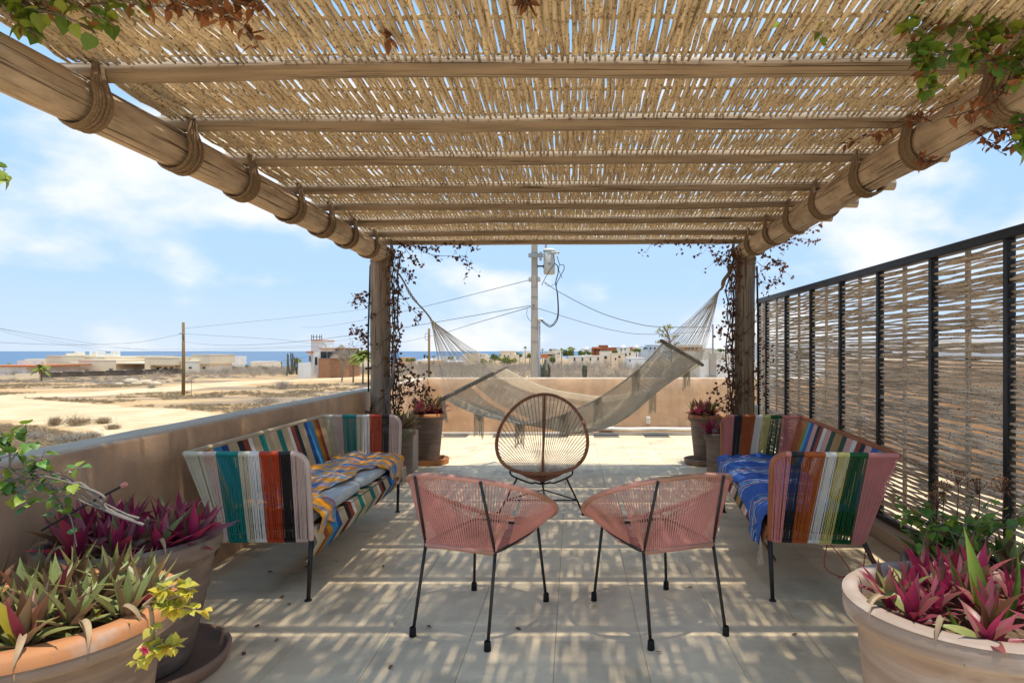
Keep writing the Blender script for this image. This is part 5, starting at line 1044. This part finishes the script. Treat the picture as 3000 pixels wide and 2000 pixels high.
pot('large pale clay pot in the bottom right corner', 1.26, 2.03, .365, .56, 'pot2', group=PG, lip=.045, base=.74)
pot('grey pot standing in an orange saucer below the left wooden post', -1.76, 7.62, .205, .585, 'pot', 'terra', base=.64, z=.02, group=PG); saucer('bright orange saucer below the left wooden post', -1.73, 7.62, .225, 'terra')
pot('smaller grey pot just behind the far arm of the left sofa', -1.83, 6.62, .17, .55, 'pot', 'pot2', base=.78, group=PG)
pot('grey pot with orange rim in a saucer below the right wooden post', 1.58, 7.58, .205, .575, 'pot', 'terra', base=.62, z=.02, group=PG); saucer('rusty saucer below the right wooden post', 1.55, 7.58, .225, 'terra_pale')
pot('smaller grey pot just behind the far arm of the right sofa', 1.52, 6.6, .16, .50, 'pot', base=.78, group=PG)
pot('grey pot behind the large pale pot beside the woven fence', 1.74, 2.85, .24, .40, 'pot', group=PG, base=.7)
pot('pale square rimmed pot at the right edge beside the fence', 2.02, 2.48, .20, .44, 'pot2', group=PG, base=.8)
for x, lab in ((-2.07, 'plastered plinth at the foot of the left wooden post'), (1.90, 'plastered plinth at the foot of the right wooden post')):
    b = MB(); b.cham(-2.2 if x < 0 else 1.53, -1.79 if x < 0 else 2.0, 6.86, 7.28, 0, .45, .012); o = b.build('plinth', M['plinth']); tg(o, lab, 'plinth')

# ------------------------------------------------------------ plants
def blade(L_, w_, curl, fold=.25, n=7, tip=.0):
    b = MB(); g = []
    for i in range(n + 1):
        t = i / n; wd = w_ * (math.sin(math.pi * (t * .86 + .14) ** .8) ** .8 if t < 1 else 0) * (1 - t ** 4) + .0004; ang = curl * t
        x = L_ * (math.sin(ang) / curl if abs(curl) > 1e-3 else t); z = -L_ * ((1 - math.cos(ang)) / curl if abs(curl) > 1e-3 else 0)
        g.append([(-wd, x, z + wd * fold * 2), (0, x, z), (wd, x, z + wd * fold * 2)])
    b.grid(g); return b.mesh('leaf', True)
BL = [blade(1, random.uniform(.085, .12), c, f) for c, f in ((.25, .3), (.5, .28), (.8, .22), (1.1, .3), (.1, .34), (-.15, .3))]
def colored(me, key):
    k = (me.name, key)
    if k not in _cm: c = me.copy(); c.materials.clear(); c.materials.append(M[key]); c.name = 'leaf'; _cm[k] = c
    return _cm[k]
_cm = {}
def rosette(x, y, z, L_, n, label, cols, group, spread=1.0, name='rosette_plant', tilt=(0, 0), wsc=1.0):
    root = thing(name, label, 'plant', (x, y, z), group=group); root.rotation_euler = (tilt[0], tilt[1], 0)
    for k in range(n):
        th = k * 2.39996 + jit(.25); f = k / max(1, n - 1); el = R(84 - 66 * f * spread + jit(7)); l = L_ * (.62 + .38 * math.sin(math.pi * min(1, f * .75 + .22))) * random.uniform(.85, 1.1)
        key = cols[0] if random.random() < .62 else random.choice(cols); me = colored(BL[random.choice((4, 5, 0)) if f < .35 else random.choice((0, 1, 2, 3) if f > .7 else (0, 1, 2))], key)
        o = link(me, 'leaf', None, root, loc=(math.cos(th) * .008, math.sin(th) * .008, .02 + .03 * (1 - f)))
        o.rotation_euler = Matrix.Rotation(th - math.pi / 2, 3, 'Z').to_4x4().to_euler(); Mx = Matrix.Rotation(th - math.pi / 2, 4, 'Z') @ Matrix.Rotation(el, 4, 'X') @ Matrix.Rotation(jit(.3), 4, 'Y'); o.rotation_euler = Mx.to_euler(); o.scale = (l * 1.05 * wsc, l, l)
    return root
def in_pot(cx, cy, r, h, n, L_, nl, labs, cols, group, fill=.86, zoff=0, seed=1, spread=1, gap=.105, wsc=1.25):
    random.seed(seed); pts = []
    tries = 0
    while len(pts) < n and tries < 4000:
        tries += 1; a = random.random() * 6.283; q = r * math.sqrt(random.random()); p = (cx + q * math.cos(a), cy + q * math.sin(a))
        if all(math.hypot(p[0] - s[0], p[1] - s[1]) > gap for s in pts): pts.append(p)
    for i, p in enumerate(pts):
        dx, dy = (p[0] - cx) / r, (p[1] - cy) / r
        row = 'front' if dy < -.33 else 'back' if dy > .33 else 'middle'; side = 'left' if dx < -.3 else 'right' if dx > .3 else 'centre'
        where = 'in the very middle' if (row, side) == ('middle', 'centre') else f'at the {row} {side}' if side != 'centre' else f'at the {row}'
        rosette(p[0], p[1], h * fill + zoff - .01, L_ * random.uniform(.8, 1.15), nl, labs + ', ' + where, cols, group, spread, tilt=(-dy * .2, dx * .2), wsc=wsc)
in_pot(-1.66, 1.96, .285, .555, 24, .165, 15, 'olive and purple rosette growing in the orange rimmed pot', ['lolive', 'lolive', 'lred', 'lyellow', 'lolive', 'lstraw'], 'olive rosettes in the orange rimmed pot', seed=11, zoff=.02, wsc=1.05, gap=.085)
in_pot(-1.86, 2.66, .26, .575, 15, .185, 14, 'deep magenta rosette growing in the tall grey pot at left', ['lmag', 'lmag', 'lred', 'lolive'], 'magenta rosettes in the tall grey pot', seed=12, zoff=.02, wsc=1.2)
in_pot(1.265, 2.01, .275, .56, 18, .138, 14, 'magenta rosette growing in the large pale pot', ['lmag', 'lmag', 'lolive', 'lred'], 'magenta rosettes in the large pale pot', seed=13, fill=.9, wsc=1.2, gap=.085)
in_pot(-1.76, 7.62, .14, .60, 8, .225, 13, 'bronze red rosette in the pot below the left wooden post', ['lred', 'lolive', 'lolive', 'lred'], 'bronze rosettes below the left post', seed=14, gap=.07, fill=.95)
in_pot(-1.83, 6.62, .11, .55, 5, .19, 11, 'olive rosette in the small pot behind the left sofa', ['lolive', 'lred', 'lolive'], 'olive rosettes behind the left sofa', seed=15, gap=.07, fill=.95)
in_pot(1.58, 7.58, .14, .59, 8, .21, 13, 'bronze red rosette in the pot below the right wooden post', ['lred', 'lolive', 'lred'], 'bronze rosettes below the right post', seed=16, gap=.07, fill=.95)
in_pot(1.52, 6.6, .11, .50, 5, .18, 11, 'dark magenta rosette in the small pot behind the right sofa', ['lmag', 'lmag', 'lred'], 'magenta rosettes behind the right sofa', seed=17, gap=.07, fill=.95)
in_pot(1.74, 2.85, .19, .40, 6, .19, 12, 'green purple rosette in the pot beside the woven fence', ['lolive', 'ldark', 'lolive'], 'olive rosettes beside the fence', seed=18, zoff=.02)
in_pot(2.02, 2.48, .14, .44, 3, .20, 11, 'olive rosette at the right edge beside the fence', ['lolive', 'lred'], 'olive rosettes at the right edge', seed=19)
rosette(-2.06, 6.72, .45, .20, 12, 'olive rosette growing at the foot of the left wooden post', ['lolive', 'lred'], None)
rosette(1.83, 6.78, .45, .16, 10, 'dark red rosette at the foot of the right wooden post', ['lmag', 'lred'], None)
random.seed(42)
LF = [blade(1, .26, c, .12, 4) for c in (.2, .6, -.3)] ; LR = [blade(1, .42, c, .10, 4) for c in (.3, .7)]
def leaf_at(p, d, size, key, root, rnd=False, name='leaf', up=None):
    d = Vector(d).normalized(); up = up or Vector((jit(.5), jit(.5), 1)); z = (up - d * up.dot(d)).normalized(); x = d.cross(z)
    Mx = Matrix((x, d, z)).transposed().to_4x4(); Mx.translation = Vector(p) - root.location
    o = link(colored(random.choice(LR if rnd else LF), key), name, None, root); o.matrix_basis = Mx @ Matrix.Scale(size, 4); return o
def rnd_dir(up=0.0): return Vector((jit(1), jit(1), jit(1) + up)).normalized()
def vine(name, label, stems, leafspec, loc, stem_m='vinestem', r=.003, jitter=.02, cat='vine', sub=4):
    "stems: list of (points, radius); leafspec: (colour, per stem, size, round, t range) ; leaf is a part, each its own object"
    root = thing(name, label, cat, loc); b = MB()
    for pts, rr in stems:
        p = smooth_path([Vector(q) + Vector((jit(jitter), jit(jitter), jit(jitter))) if 0 < i else Vector(q) for i, q in enumerate(pts)], sub); b.tube([q - root.location for q in p], np.linspace(rr, rr * .45, len(p)), 5, caps=False)
        for key, n, size, rd, t0, t1 in leafspec:
            for _ in range(n if n >= 1 else (1 if random.random() < n else 0)):
                t = random.uniform(t0, t1); i = min(len(p) - 2, int(t * (len(p) - 1))); q = p[i].lerp(p[i + 1], random.random()); dd = rnd_dir(.1); b.tube([q - root.location, q + dd * size * .25 - root.location], .0011, 3, caps=False); leaf_at(q + dd * size * .25, dd + Vector((0, 0, -.25)), size * random.uniform(.7, 1.25), key, root, rd)
    b.build('stem', M[stem_m], root, smooth=True); return root
# small joined leaves for post vines
def cluster_leaves(mb, p, n, s, sp):
    for _ in range(n):
        q = Vector(p) + Vector((jit(sp), jit(sp), jit(sp))); d = rnd_dir(-.2) * s * random.uniform(.6, 1.2); w_ = d.cross(rnd_dir()).normalized() * s * .34; k = w_.cross(d).normalized() * s * .12; mb.add([q, q + d * .5 + w_ + k, q + d, q + d * .5 - w_ + k], [(0, 1, 2, 3)])
def post_vine(label, x, y, side, segs, hang):
    root = thing('climbing_vine', label, 'vine', (x, y, .4)); b = MB(); lv = MB(); lo = root.location
    for k in range(segs):
        th0 = side + jit(.5); pts = []; nn = 16; sp = random.uniform(-.9, .9)
        for i in range(nn):
            z = .45 + (2.42 - .45) * i / (nn - 1); th = th0 + .35 * math.sin(z * 3 + k) + jit(.18) + sp * .12 * (z - 1); rr = .125 + abs(jit(.05)) + .05 * (k % 3 == 0); pts.append(Vector((x + rr * math.cos(th), y + rr * math.sin(th) - .03, z)))
        b.tube([q - lo for q in smooth_path(pts, 3)], .0032 if k > 1 else .008, 4, caps=False)
        for q in pts:
            if random.random() < .7: cluster_leaves(lv, q - lo, random.randrange(3, 8), .050, .045)
    for k in range(7):   # wraps round the post
        z0 = random.uniform(.7, 2.2); pts = [Vector((x + .118 * math.cos(a), y + .118 * math.sin(a), z0 + .1 * a * random.choice((1, .7)))) for a in np.linspace(-2.6, .2, 10)]; b.tube([q - lo for q in pts], .003, 4, caps=False)
        for q in pts[::3]:
            if random.random() < .5: cluster_leaves(lv, q - lo, 3, .05, .03)
    for pts in hang:
        p = smooth_path([Vector(q) + Vector((jit(.01), jit(.03), jit(.01))) for q in pts], 5); b.tube([q - lo for q in p], np.linspace(.0032, .0016, len(p)), 4, caps=False)
        for i in range(2, len(p)):
            if random.random() < .75: cluster_leaves(lv, p[i] - lo, random.randrange(2, 5), .052, .03)
            if random.random() < .25:
                e = p[i] + Vector((jit(.12), jit(.08), -random.random() * .15)); b.tube([p[i] - lo, e - lo], .0013, 3, caps=False); cluster_leaves(lv, e - lo, 3, .044, .03)
    b.build('stem', M['vinestem2'], root, smooth=True); lv.build('foliage', M['lbrown2'], root)
Q = lambda fx, fy, d=6.95: P(fx * 1.27551, fy * 1.27551, d)
post_vine('dead brown vine climbing the left wooden post with hanging dry leaves', -2.14, 7.0, .1, 9, [
    [Q(905, 556), Q(940, 562), Q(985, 570), Q(1030, 562), Q(1070, 565), Q(1092, 572)], [Q(940, 560), Q(990, 585), Q(1040, 590), Q(1075, 600), Q(1078, 625)], [Q(925, 562), Q(950, 590), Q(965, 605)], [Q(900, 600), Q(935, 625), Q(950, 640)], [Q(900, 560), Q(960, 566), Q(1010, 600)], [Q(905, 640), Q(925, 680), Q(950, 715), Q(968, 725)],
    [Q(855, 700), Q(835, 690), Q(815, 683)], [Q(855, 670), Q(840, 676), Q(812, 690)], [Q(852, 770), Q(830, 765), Q(812, 752), Q(805, 765)], [Q(850, 790), Q(835, 775), Q(835, 750)],
    [Q(895, 870), Q(940, 850), Q(975, 890), Q(985, 920), Q(960, 945)], [Q(900, 880), Q(930, 900), Q(970, 900), Q(940, 930)], [Q(900, 900), Q(940, 880), Q(980, 860), Q(985, 900)], [Q(900, 850), Q(915, 830), Q(920, 860), Q(940, 890), Q(915, 930)], [Q(980, 945), Q(975, 910), Q(950, 890), Q(905, 870)]])
post_vine('dead brown vine climbing the right wooden post', 1.905, 7.02, 3.3, 10, [
    [Q(1690, 556), Q(1640, 562), Q(1590, 558), Q(1540, 553), Q(1490, 562)], [Q(1685, 570), Q(1660, 590), Q(1640, 600)], [Q(1680, 600), Q(1650, 590), Q(1625, 575)], [Q(1740, 575), Q(1770, 590), Q(1795, 610), Q(1795, 635)], [Q(1735, 600), Q(1760, 615), Q(1780, 600), Q(1805, 605)], [Q(1735, 560), Q(1790, 560), Q(1830, 548), Q(1870, 556)], [Q(1760, 560), Q(1800, 545), Q(1850, 530), Q(1885, 515)],
    [Q(1740, 640), Q(1765, 650), Q(1785, 640)], [Q(1738, 770), Q(1755, 790), Q(1760, 830)], [Q(1735, 840), Q(1752, 870), Q(1760, 900)], [Q(1690, 860), Q(1660, 880), Q(1630, 910)], [Q(1690, 900), Q(1650, 930), Q(1625, 935)], [Q(1690, 820), Q(1650, 850), Q(1665, 800)], [Q(1690, 930), Q(1665, 925), Q(1680, 960)], [Q(1688, 700), Q(1665, 740), Q(1650, 760)]])
b = MB()
for k in range(4): b.tube(smooth_path([Q(893 + k * 2, 955, 6.86), Q(885 + k * 3, 905, 6.86), Q(898 + k * 2, 870, 6.86), Q(905, 800, 6.88), Q(900, 700, 6.88)], 6), np.linspace(.008, .003, 25), 5)
o = b.build('vine_trunk', M['vinestem']); tg(o, 'pale grey twisted vine stem at the foot of the left post', 'vine')
# top left and top right vines over the mats
q = Q; T = lambda fx, fy, d=2.3: q(fx, fy, d)
vine('flowering_vine', 'green leafed vine hanging over the mats at the top left', [
    ([T(-40, -40, 2.25), T(60, 10, 2.25), T(140, 40, 2.25), T(210, 60, 2.25)], .004), ([T(0, 0), T(60, 60), T(95, 95)], .003), ([T(60, -20), T(150, 10), T(260, 60)], .003), ([T(-20, 0), T(40, 20), T(110, 25)], .003), ([T(200, 10), T(280, -5), T(340, -10)], .003)],
    [('lgreen', 14, .058, True, .3, 1), ('lbrown', 4, .04, False, 0, 1), ('ldark', 2, .045, True, 0, .8), ('wflower', 1, .025, False, .2, .8)], T(0, 0))
vine('dried_vine', 'orange brown dried vine hanging at the top left of the mats', [
    ([T(180, -30), T(300, 10), T(420, 15), T(520, 45)], .003), ([T(400, 0), T(450, 20), T(510, 30), T(560, 50)], .003), ([T(480, 10), T(520, 40), T(560, 70), T(600, 100)], .002), ([T(500, -20), T(560, 10), T(620, 5)], .002), ([T(360, -20), T(420, 10), T(480, 5)], .002), ([T(880, 60, 2.5), T(895, 95, 2.5)], .0015), ([T(1205, -10), T(1215, 20)], .0015)],
    [('lbrown', 16, .05, False, .35, 1), ('lbrown2', 3, .04, False, .2, 1)], T(400, 0))
vine('green_sprig', 'small green sprig entering at the left edge against the sky', [([T(-40, 400, 2.0), T(-10, 395, 2.0), T(15, 390, 2.0)], .002)], [('lgreen', 9, .045, True, .5, 1)], T(0, 395, 2.0))
D2 = 2.45
vine('flowering_vine', 'large green and orange vine spilling over the right log at the top right', [
    ([T(2420, 40, D2), T(2330, 90, D2), T(2250, 110, D2), T(2180, 130, D2), T(2120, 120, D2)], .006), ([T(2400, -20, D2), T(2280, 10, D2), T(2160, 20, D2), T(2060, 15, D2)], .004), ([T(2380, 0, D2), T(2240, 50, D2), T(2150, 60, D2), T(2100, 110, D2)], .004), ([T(2400, 60, D2), T(2340, 140, D2), T(2330, 190, D2)], .004),
    ([T(2300, -20, D2), T(2200, 10, D2), T(2130, 30, D2), T(2090, 70, D2), T(2140, 110, D2)], .003), ([T(2400, 100, D2), T(2300, 130, D2), T(2210, 140, D2)], .005), ([T(2250, 0, D2), T(2220, 60, D2), T(2260, 120, D2), T(2300, 160, D2)], .003), ([T(2380, 0, D2), T(2320, 40, D2), T(2280, 80, D2)], .004), ([T(2120, 110, D2), T(2110, 150, D2), T(2135, 195, D2)], .002), ([T(2160, 0, D2), T(2060, -5, D2), T(2030, 15, D2)], .002), ([T(2352, 260, D2), T(2345, 330, D2)], .002)],
    [('lgreen', 26, .056, True, .1, 1), ('ldark', 6, .045, True, 0, 1), ('lbrown', 13, .052, False, 0, 1)], T(2250, 80, D2))
vine('dried_vine', 'dried orange vine trailing along and below the right log', [
    ([T(2300, 130, 2.6), T(2280, 200, 2.6), T(2240, 240, 2.65), T(2180, 260, 2.7)], .005), ([T(2330, 150, 2.6), T(2290, 230, 2.6), T(2230, 250, 2.7)], .004), ([T(2200, 230, 2.9), T(2120, 270, 3.2), T(2060, 290, 3.4), T(1980, 320, 3.6), T(1940, 330, 3.7)], .003), ([T(2140, 280, 3.1), T(2080, 260, 3.2), T(2010, 320, 3.4)], .003), ([T(2250, 290, 2.9), T(2290, 310, 2.9), T(2330, 300, 2.9)], .002), ([T(2240, 300, 2.9), T(2280, 335, 2.9), T(2310, 345, 2.9)], .002), ([T(2260, 280, 2.9), T(2320, 320, 2.9), T(2340, 330, 2.9)], .002), ([T(2100, 350, 3.2), T(2130, 360, 3.2), T(2150, 375, 3.2)], .002)],
    [('lbrown', 18, .050, False, .15, 1), ('lbrown2', 4, .038, False, .1, 1)], T(2200, 240, 2.7), stem_m='vinestem2')
vine('green_sprig', 'thin pale twig with few green leaves crossing the mats near the first beam', [([T(2060, 20, 2.5), T(1900, 50, 2.5), T(1820, 55, 2.5), T(1750, 48, 2.5)], .0022), ([T(1900, 48, 2.5), T(1885, 75, 2.5), T(1890, 100, 2.5)], .0016)], [('lgreen', 6, .035, True, .3, 1)], T(1850, 50, 2.5))
# low vine at the left wall
b1 = lambda fx, fy, d=2.15: q(fx, fy, d)
vine('bare_jasmine', 'grey leaning jasmine branches over the pots at the left wall', [
    ([b1(330, 1205), b1(255, 1180), b1(245, 1150), b1(200, 1125), b1(130, 1105), b1(60, 1085), b1(-30, 1080)], .0055), ([b1(320, 1190), b1(230, 1150), b1(160, 1110), b1(100, 1085), b1(40, 1095), b1(-30, 1070)], .0045), ([b1(300, 1185), b1(220, 1140), b1(150, 1095), b1(90, 1075), b1(20, 1070)], .003), ([b1(270, 1180), b1(200, 1150), b1(140, 1125), b1(70, 1120), b1(0, 1130)], .003), ([b1(200, 1130), b1(185, 1090), b1(150, 1080)], .0015), ([b1(150, 1110), b1(120, 1140), b1(130, 1180)], .0018), ([b1(90, 1090), b1(50, 1110), b1(30, 1150)], .002), ([b1(310, 1195), b1(240, 1170), b1(180, 1120), b1(120, 1118), b1(60, 1105), b1(-20, 1100)], .005), ([b1(230, 1150), b1(180, 1110), b1(110, 1100), b1(30, 1100), b1(-20, 1120)], .004), ([b1(60, 1100), b1(40, 1060), b1(60, 1030), b1(80, 1010)], .004), ([b1(20, 1080), b1(30, 1040), b1(10, 1000)], .003),
    ([b1(110, 1110), b1(140, 1160), b1(165, 1200), b1(190, 1260)], .004), ([b1(90, 1100), b1(120, 1125), b1(160, 1130)], .002), ([b1(40, 1095), b1(60, 1130), b1(50, 1160)], .002)],
    [('lgreen', 3, .040, True, .5, 1), ('ldark', 2, .036, True, .5, 1), ('wflower', .5, .022, False, .5, 1)], b1(100, 1110))
vine('green_sprig', 'fresh green leaves at the left edge above the wall', [([b1(-40, 1010), b1(10, 1000), b1(40, 990)], .003), ([b1(-30, 1060), b1(20, 1040), b1(50, 1030)], .003), ([b1(-30, 1140), b1(10, 1130), b1(20, 1100)], .002), ([b1(60, 1060), b1(95, 1050), b1(100, 1035)], .002)], [('lgreen', 6, .042, True, .2, 1), ('ldark', 4, .042, True, .2, 1)], b1(0, 1020))
b = MB(); a_, c_ = q(95, 1218, 2.35), q(280, 1116, 2.35); b.tube([a_, a_.lerp(c_, .5) + Vector((0, 0, .004)), c_], .0045, 6); o = b.build('garden_torch', M['cable']); 
tg(o, 'thin black rod with pink tip leaning over the magenta plants', 'rod'); b = MB(); b.tube([c_, c_ + (c_ - a_).normalized() * .018], .0085, 8); b.build('tip', M['flower'] if False else M['c_spink'], o)
# yellow succulent spilling from the orange rimmed pot
def succ(label, stems, key, n, size, rd=True, flower=None, name='trailing_succulent', sm='lstraw', loc=None):
    loc = loc or stems[0][0][0]
    r_ = vine(name, label, stems, [(key, n, size, rd, .25, 1)], loc, stem_m=sm, jitter=.006); return r_
Y1 = lambda fx, fy, d=1.72: q(fx, fy, d)
sy = succ('yellow trailing succulent with a pink flower hanging from the orange rimmed pot', [
    ([Y1(330, 1390), Y1(360, 1370), Y1(400, 1350), Y1(440, 1350)], .005), ([Y1(330, 1390), Y1(370, 1395), Y1(420, 1390), Y1(470, 1400)], .004), ([Y1(345, 1390), Y1(352, 1430), Y1(350, 1480), Y1(340, 1500), Y1(310, 1520)], .006), ([Y1(350, 1480), Y1(370, 1490), Y1(400, 1490)], .003), ([Y1(350, 1380), Y1(380, 1380), Y1(430, 1360)], .004)], 'lyellow', 36, .028)
b = MB()
for k in range(9): th = k * .698; leaf_at(Y1(338, 1487, 1.70) + Vector((0, -.01, 0)), (math.cos(th), -.3, math.sin(th)), .018, 'flower', sy, False, 'petal')
succ('light green leafy plant between the olive rosettes', [([(-1.75, 1.80, .5), (-1.78, 1.78, .60), (-1.75 + jit(.1), 1.74, .63)], .004), ([(-1.68, 1.8, .5), (-1.63, 1.78, .60), (-1.58, 1.76, .62)], .004), ([(-1.72, 1.82, .5), (-1.70, 1.80, .66)], .004), ([(-1.74, 1.8, .5), (-1.82, 1.76, .60)], .004)], 'lgreen', 7, .05, True, name='geranium')
g1 = lambda fx, fy, d=2.95: q(fx, fy, d)
vine('geranium', 'bushy green geranium with dried brown flower heads beside the fence', [([(1.74 + jit(.15), 2.85 + jit(.1), .38), (1.74 + jit(.25), 2.85 + jit(.15), .50), (1.74 + jit(.36), 2.85 + jit(.2), .60 + jit(.08))], .004) for _ in range(22)], [('ldark', 9, .05, True, .25, 1), ('lgreen', 5, .045, True, .3, 1), ('lbrown', 1, .03, False, .6, 1)], (1.74, 2.85, .38), sm := 'vinestem') if False else vine('geranium', 'bushy green geranium with dried brown flower heads beside the fence', [([(1.78 + jit(.15), 2.87 + jit(.1), .38), (1.80 + jit(.22), 2.87 + jit(.15), .50), (1.82 + jit(.30), 2.87 + jit(.2), .60 + jit(.08))], .004) for _ in range(20)], [('ldark', 8, .05, True, .25, 1), ('lgreen', 5, .045, True, .3, 1), ('lbrown', 1, .03, False, .6, 1)], (1.78, 2.87, .38))
for i, (x, y, z) in enumerate(((1.72, 2.95, .70), (1.82, 3.0, .74), (1.92, 3.0, .70), (2.0, 2.95, .72), (1.66, 2.9, .66))):
    c = MB(); st = MB(); st.tube([(0, 0, -.2), (.01, 0, 0)], .0025, 4); 
    for k in range(40): d_ = rnd_dir(.4) * .045; st.tube([(0, 0, -.03), tuple(d_)], .0008, 3, caps=False); c.lathe([(.001, -.004), (.004, 0), (.001, .004)], 5, tuple(d_))
    o = thing('dried_flower_head', 'dried orange brown flower cluster above the green geranium', 'flower', (x, y, z), group='dried flower clusters'); st.build('stem', M['lbrown2'], o); c.build('seed_head', M['lbrown'], o, kind='stuff')
vine('creeping_plant', 'small leafed green plant spilling onto the floor beside the fence pot', [([(1.56, 2.85, .38), (1.50 + jit(.05), 2.82 + jit(.1), .34), (1.46 + jit(.06), 2.80 + jit(.1), .22 + jit(.08))], .003) for _ in range(12)], [('lgreen', 11, .026, True, .2, 1)], (1.5, 2.82, .3))
vine('grass_blades', 'long lime green grass blades rising from the large pale pot', [([(1.31, 1.98, .5), (1.31, 1.98, .52)], .002)], [], (1.31, 1.98, .5), cat='plant')
gb = sc.objects[-2] if False else [o for o in sc.objects if o.name.startswith('grass_blades')][0]
for x, y, dx, dy, l in ((1.29, 1.98, -.18, 0, .30), (1.33, 1.97, .45, -.1, .26), (1.28, 1.99, -.6, .1, .22), (1.42, 1.9, .8, .0, .30), (1.44, 1.92, .45, .2, .24), (1.27, 1.95, -.4, -.2, .18), (1.16, 1.86, -.9, -.2, .12), (1.19, 1.86, .8, -.3, .12)):
    o = link(colored(BL[1], 'lgreen'), 'leaf', None, gb, loc=(x - gb.location.x, y - gb.location.y, .0)); d = Vector((dx, dy, 1)).normalized(); z = Vector((dx, dy - .6, -.2)); z = (z - d * z.dot(d)).normalized(); xx = d.cross(z); Mx = Matrix((xx, d, z)).transposed().to_4x4(); Mx.translation = o.location; o.matrix_basis = Mx @ Matrix.Diagonal((l * .75, l, l, 1))
CURL = blade(1, .10, 1.9, .5, 9)
for lab, cx_, cy_, r_, h_, nn in (('withered leaves hanging over the rim of the large pale pot', 1.26, 2.03, .30, .54, 9), ('withered leaves hanging over the rim of the orange rimmed pot', -1.66, 1.96, .32, .54, 9), ('withered curled leaves on the rim of the tall grey pot', -1.86, 2.66, .28, .56, 6)):
    rt = thing('withered_leaves', lab, 'dead leaves', (cx_, cy_, h_))
    for k in range(nn):
        th = random.uniform(-math.pi, -.05); p = Vector((cx_ + r_ * math.cos(th), cy_ + r_ * math.sin(th), h_ + .045)); o = link(colored(CURL, 'lstraw'), 'leaf', None, rt); d = Vector((math.cos(th), math.sin(th), -.15)); up_ = Vector((0, 0, 1)); x = d.cross(up_).normalized(); up_ = x.cross(d).normalized(); Mx = Matrix((x, d.normalized(), up_)).transposed().to_4x4(); Mx.translation = p - rt.location; l = random.uniform(.07, .12); o.matrix_basis = Mx @ Matrix.Rotation(jit(.6), 4, 'Y') @ Matrix.Rotation(.15 + jit(.3), 4, 'X') @ Matrix.Diagonal((l * .8, l, l, 1))
vine('dried_vine', 'tangle of grey stems and dry leaves at the right edge', [([(2.0 + jit(.1), 2.5 + jit(.1), .45), (1.95 + jit(.15), 2.4 + jit(.1), .52 + jit(.05)), (1.85 + jit(.2), 2.35 + jit(.1), .50 + jit(.06))], .004) for _ in range(9)], [('lbrown', 3, .05, False, .2, 1)], (2.0, 2.5, .45))
for lab, x, y, z, key in (('green trailing plant under the olive rosettes behind the left sofa', -1.75, 6.50, .54, 'lgreen'), ('green trailing plant on the small pot behind the right sofa', 1.60, 6.46, .48, 'lgreen'), ('yellow green low plant in the pot below the right post', 1.66, 7.5, .62, 'lgreen')):
    vine('trailing_plant', lab, [([(x + jit(.04), y + jit(.03), z), (x + jit(.08), y - .06 + jit(.02), z - .04 if 'low' not in lab else z + .06), (x + .02 + jit(.07), y - .08, z - .12 - random.random() * .12 if 'low' not in lab else z + .1)], .0022) for _ in range(10)], [(key, 6, .024, True, .1, 1)], (x, y, z))
rf = thing('red_flower', 'small bright red flower behind the far arm of the right sofa', 'flower', (1.76, 6.6, .52))
for k in range(10): th = k * .628; leaf_at(Vector((1.76, 6.6, .57)), (math.cos(th), -.4, math.sin(th)), .04, 'flower', rf, True, 'petal')
# fallen leaves on the floor
random.seed(5)
for i, (fx, fy) in enumerate(((615, 1315), (700, 1305), (770, 1290), (665, 1390), (650, 1370), (595, 1440), (1185, 1445), (2050, 1395), (1215, 1175), (1590, 1352), (1370, 1395), (980, 1440), (1130, 1320), (1520, 1500), (1830, 1460), (560, 1500), (640, 1470), (900, 1530), (1450, 1240), (1300, 1110), (1560, 1060), (880, 1300))):
    pt = P(fx * 1.2755, fy * 1.2755, 1); d = H * F / (fy * 1.2755 - HY); p = P(fx * 1.2755, fy * 1.2755, d); o = link(colored(LF[1], 'lbrown2'), 'fallen_leaf', None, loc=(p.x, p.y, .008)); o.scale = (.035,) * 3; o.rotation_euler = (jit(.3), jit(.3), random.random() * 6); tg(o, 'dry brown leaf fallen on the floor tiles', 'leaf', 'fallen leaves on the tiles')
# white box and black downpipe by the right post
b = MB(); b.cham(2.0, 2.18, 7.35, 7.5, 0, .72, .02); o = b.build('utility_box', M['pvc']); tg(o, 'white box standing between the right post and the woven fence', 'box')
b = MB(); b.tube([(2.065, 7.05, .62), (2.06, 7.05, 1.5), (2.05, 7.07, 2.3)], .011, 8); o = b.build('downpipe', M['cable'], smooth=True); tg(o, 'black pipe running down beside the right wooden post', 'pipe')
b = MB(); b.tube([(-2.275, 7.0, .9), (-2.28, 7.0, 1.5), (-2.262, 7.02, 2.3)], .010, 8); o = b.build('downpipe', M['cable'], smooth=True); tg(o, 'black pipe running down the outer side of the left wooden post', 'pipe')
for nm in ('exec_marker',): pass
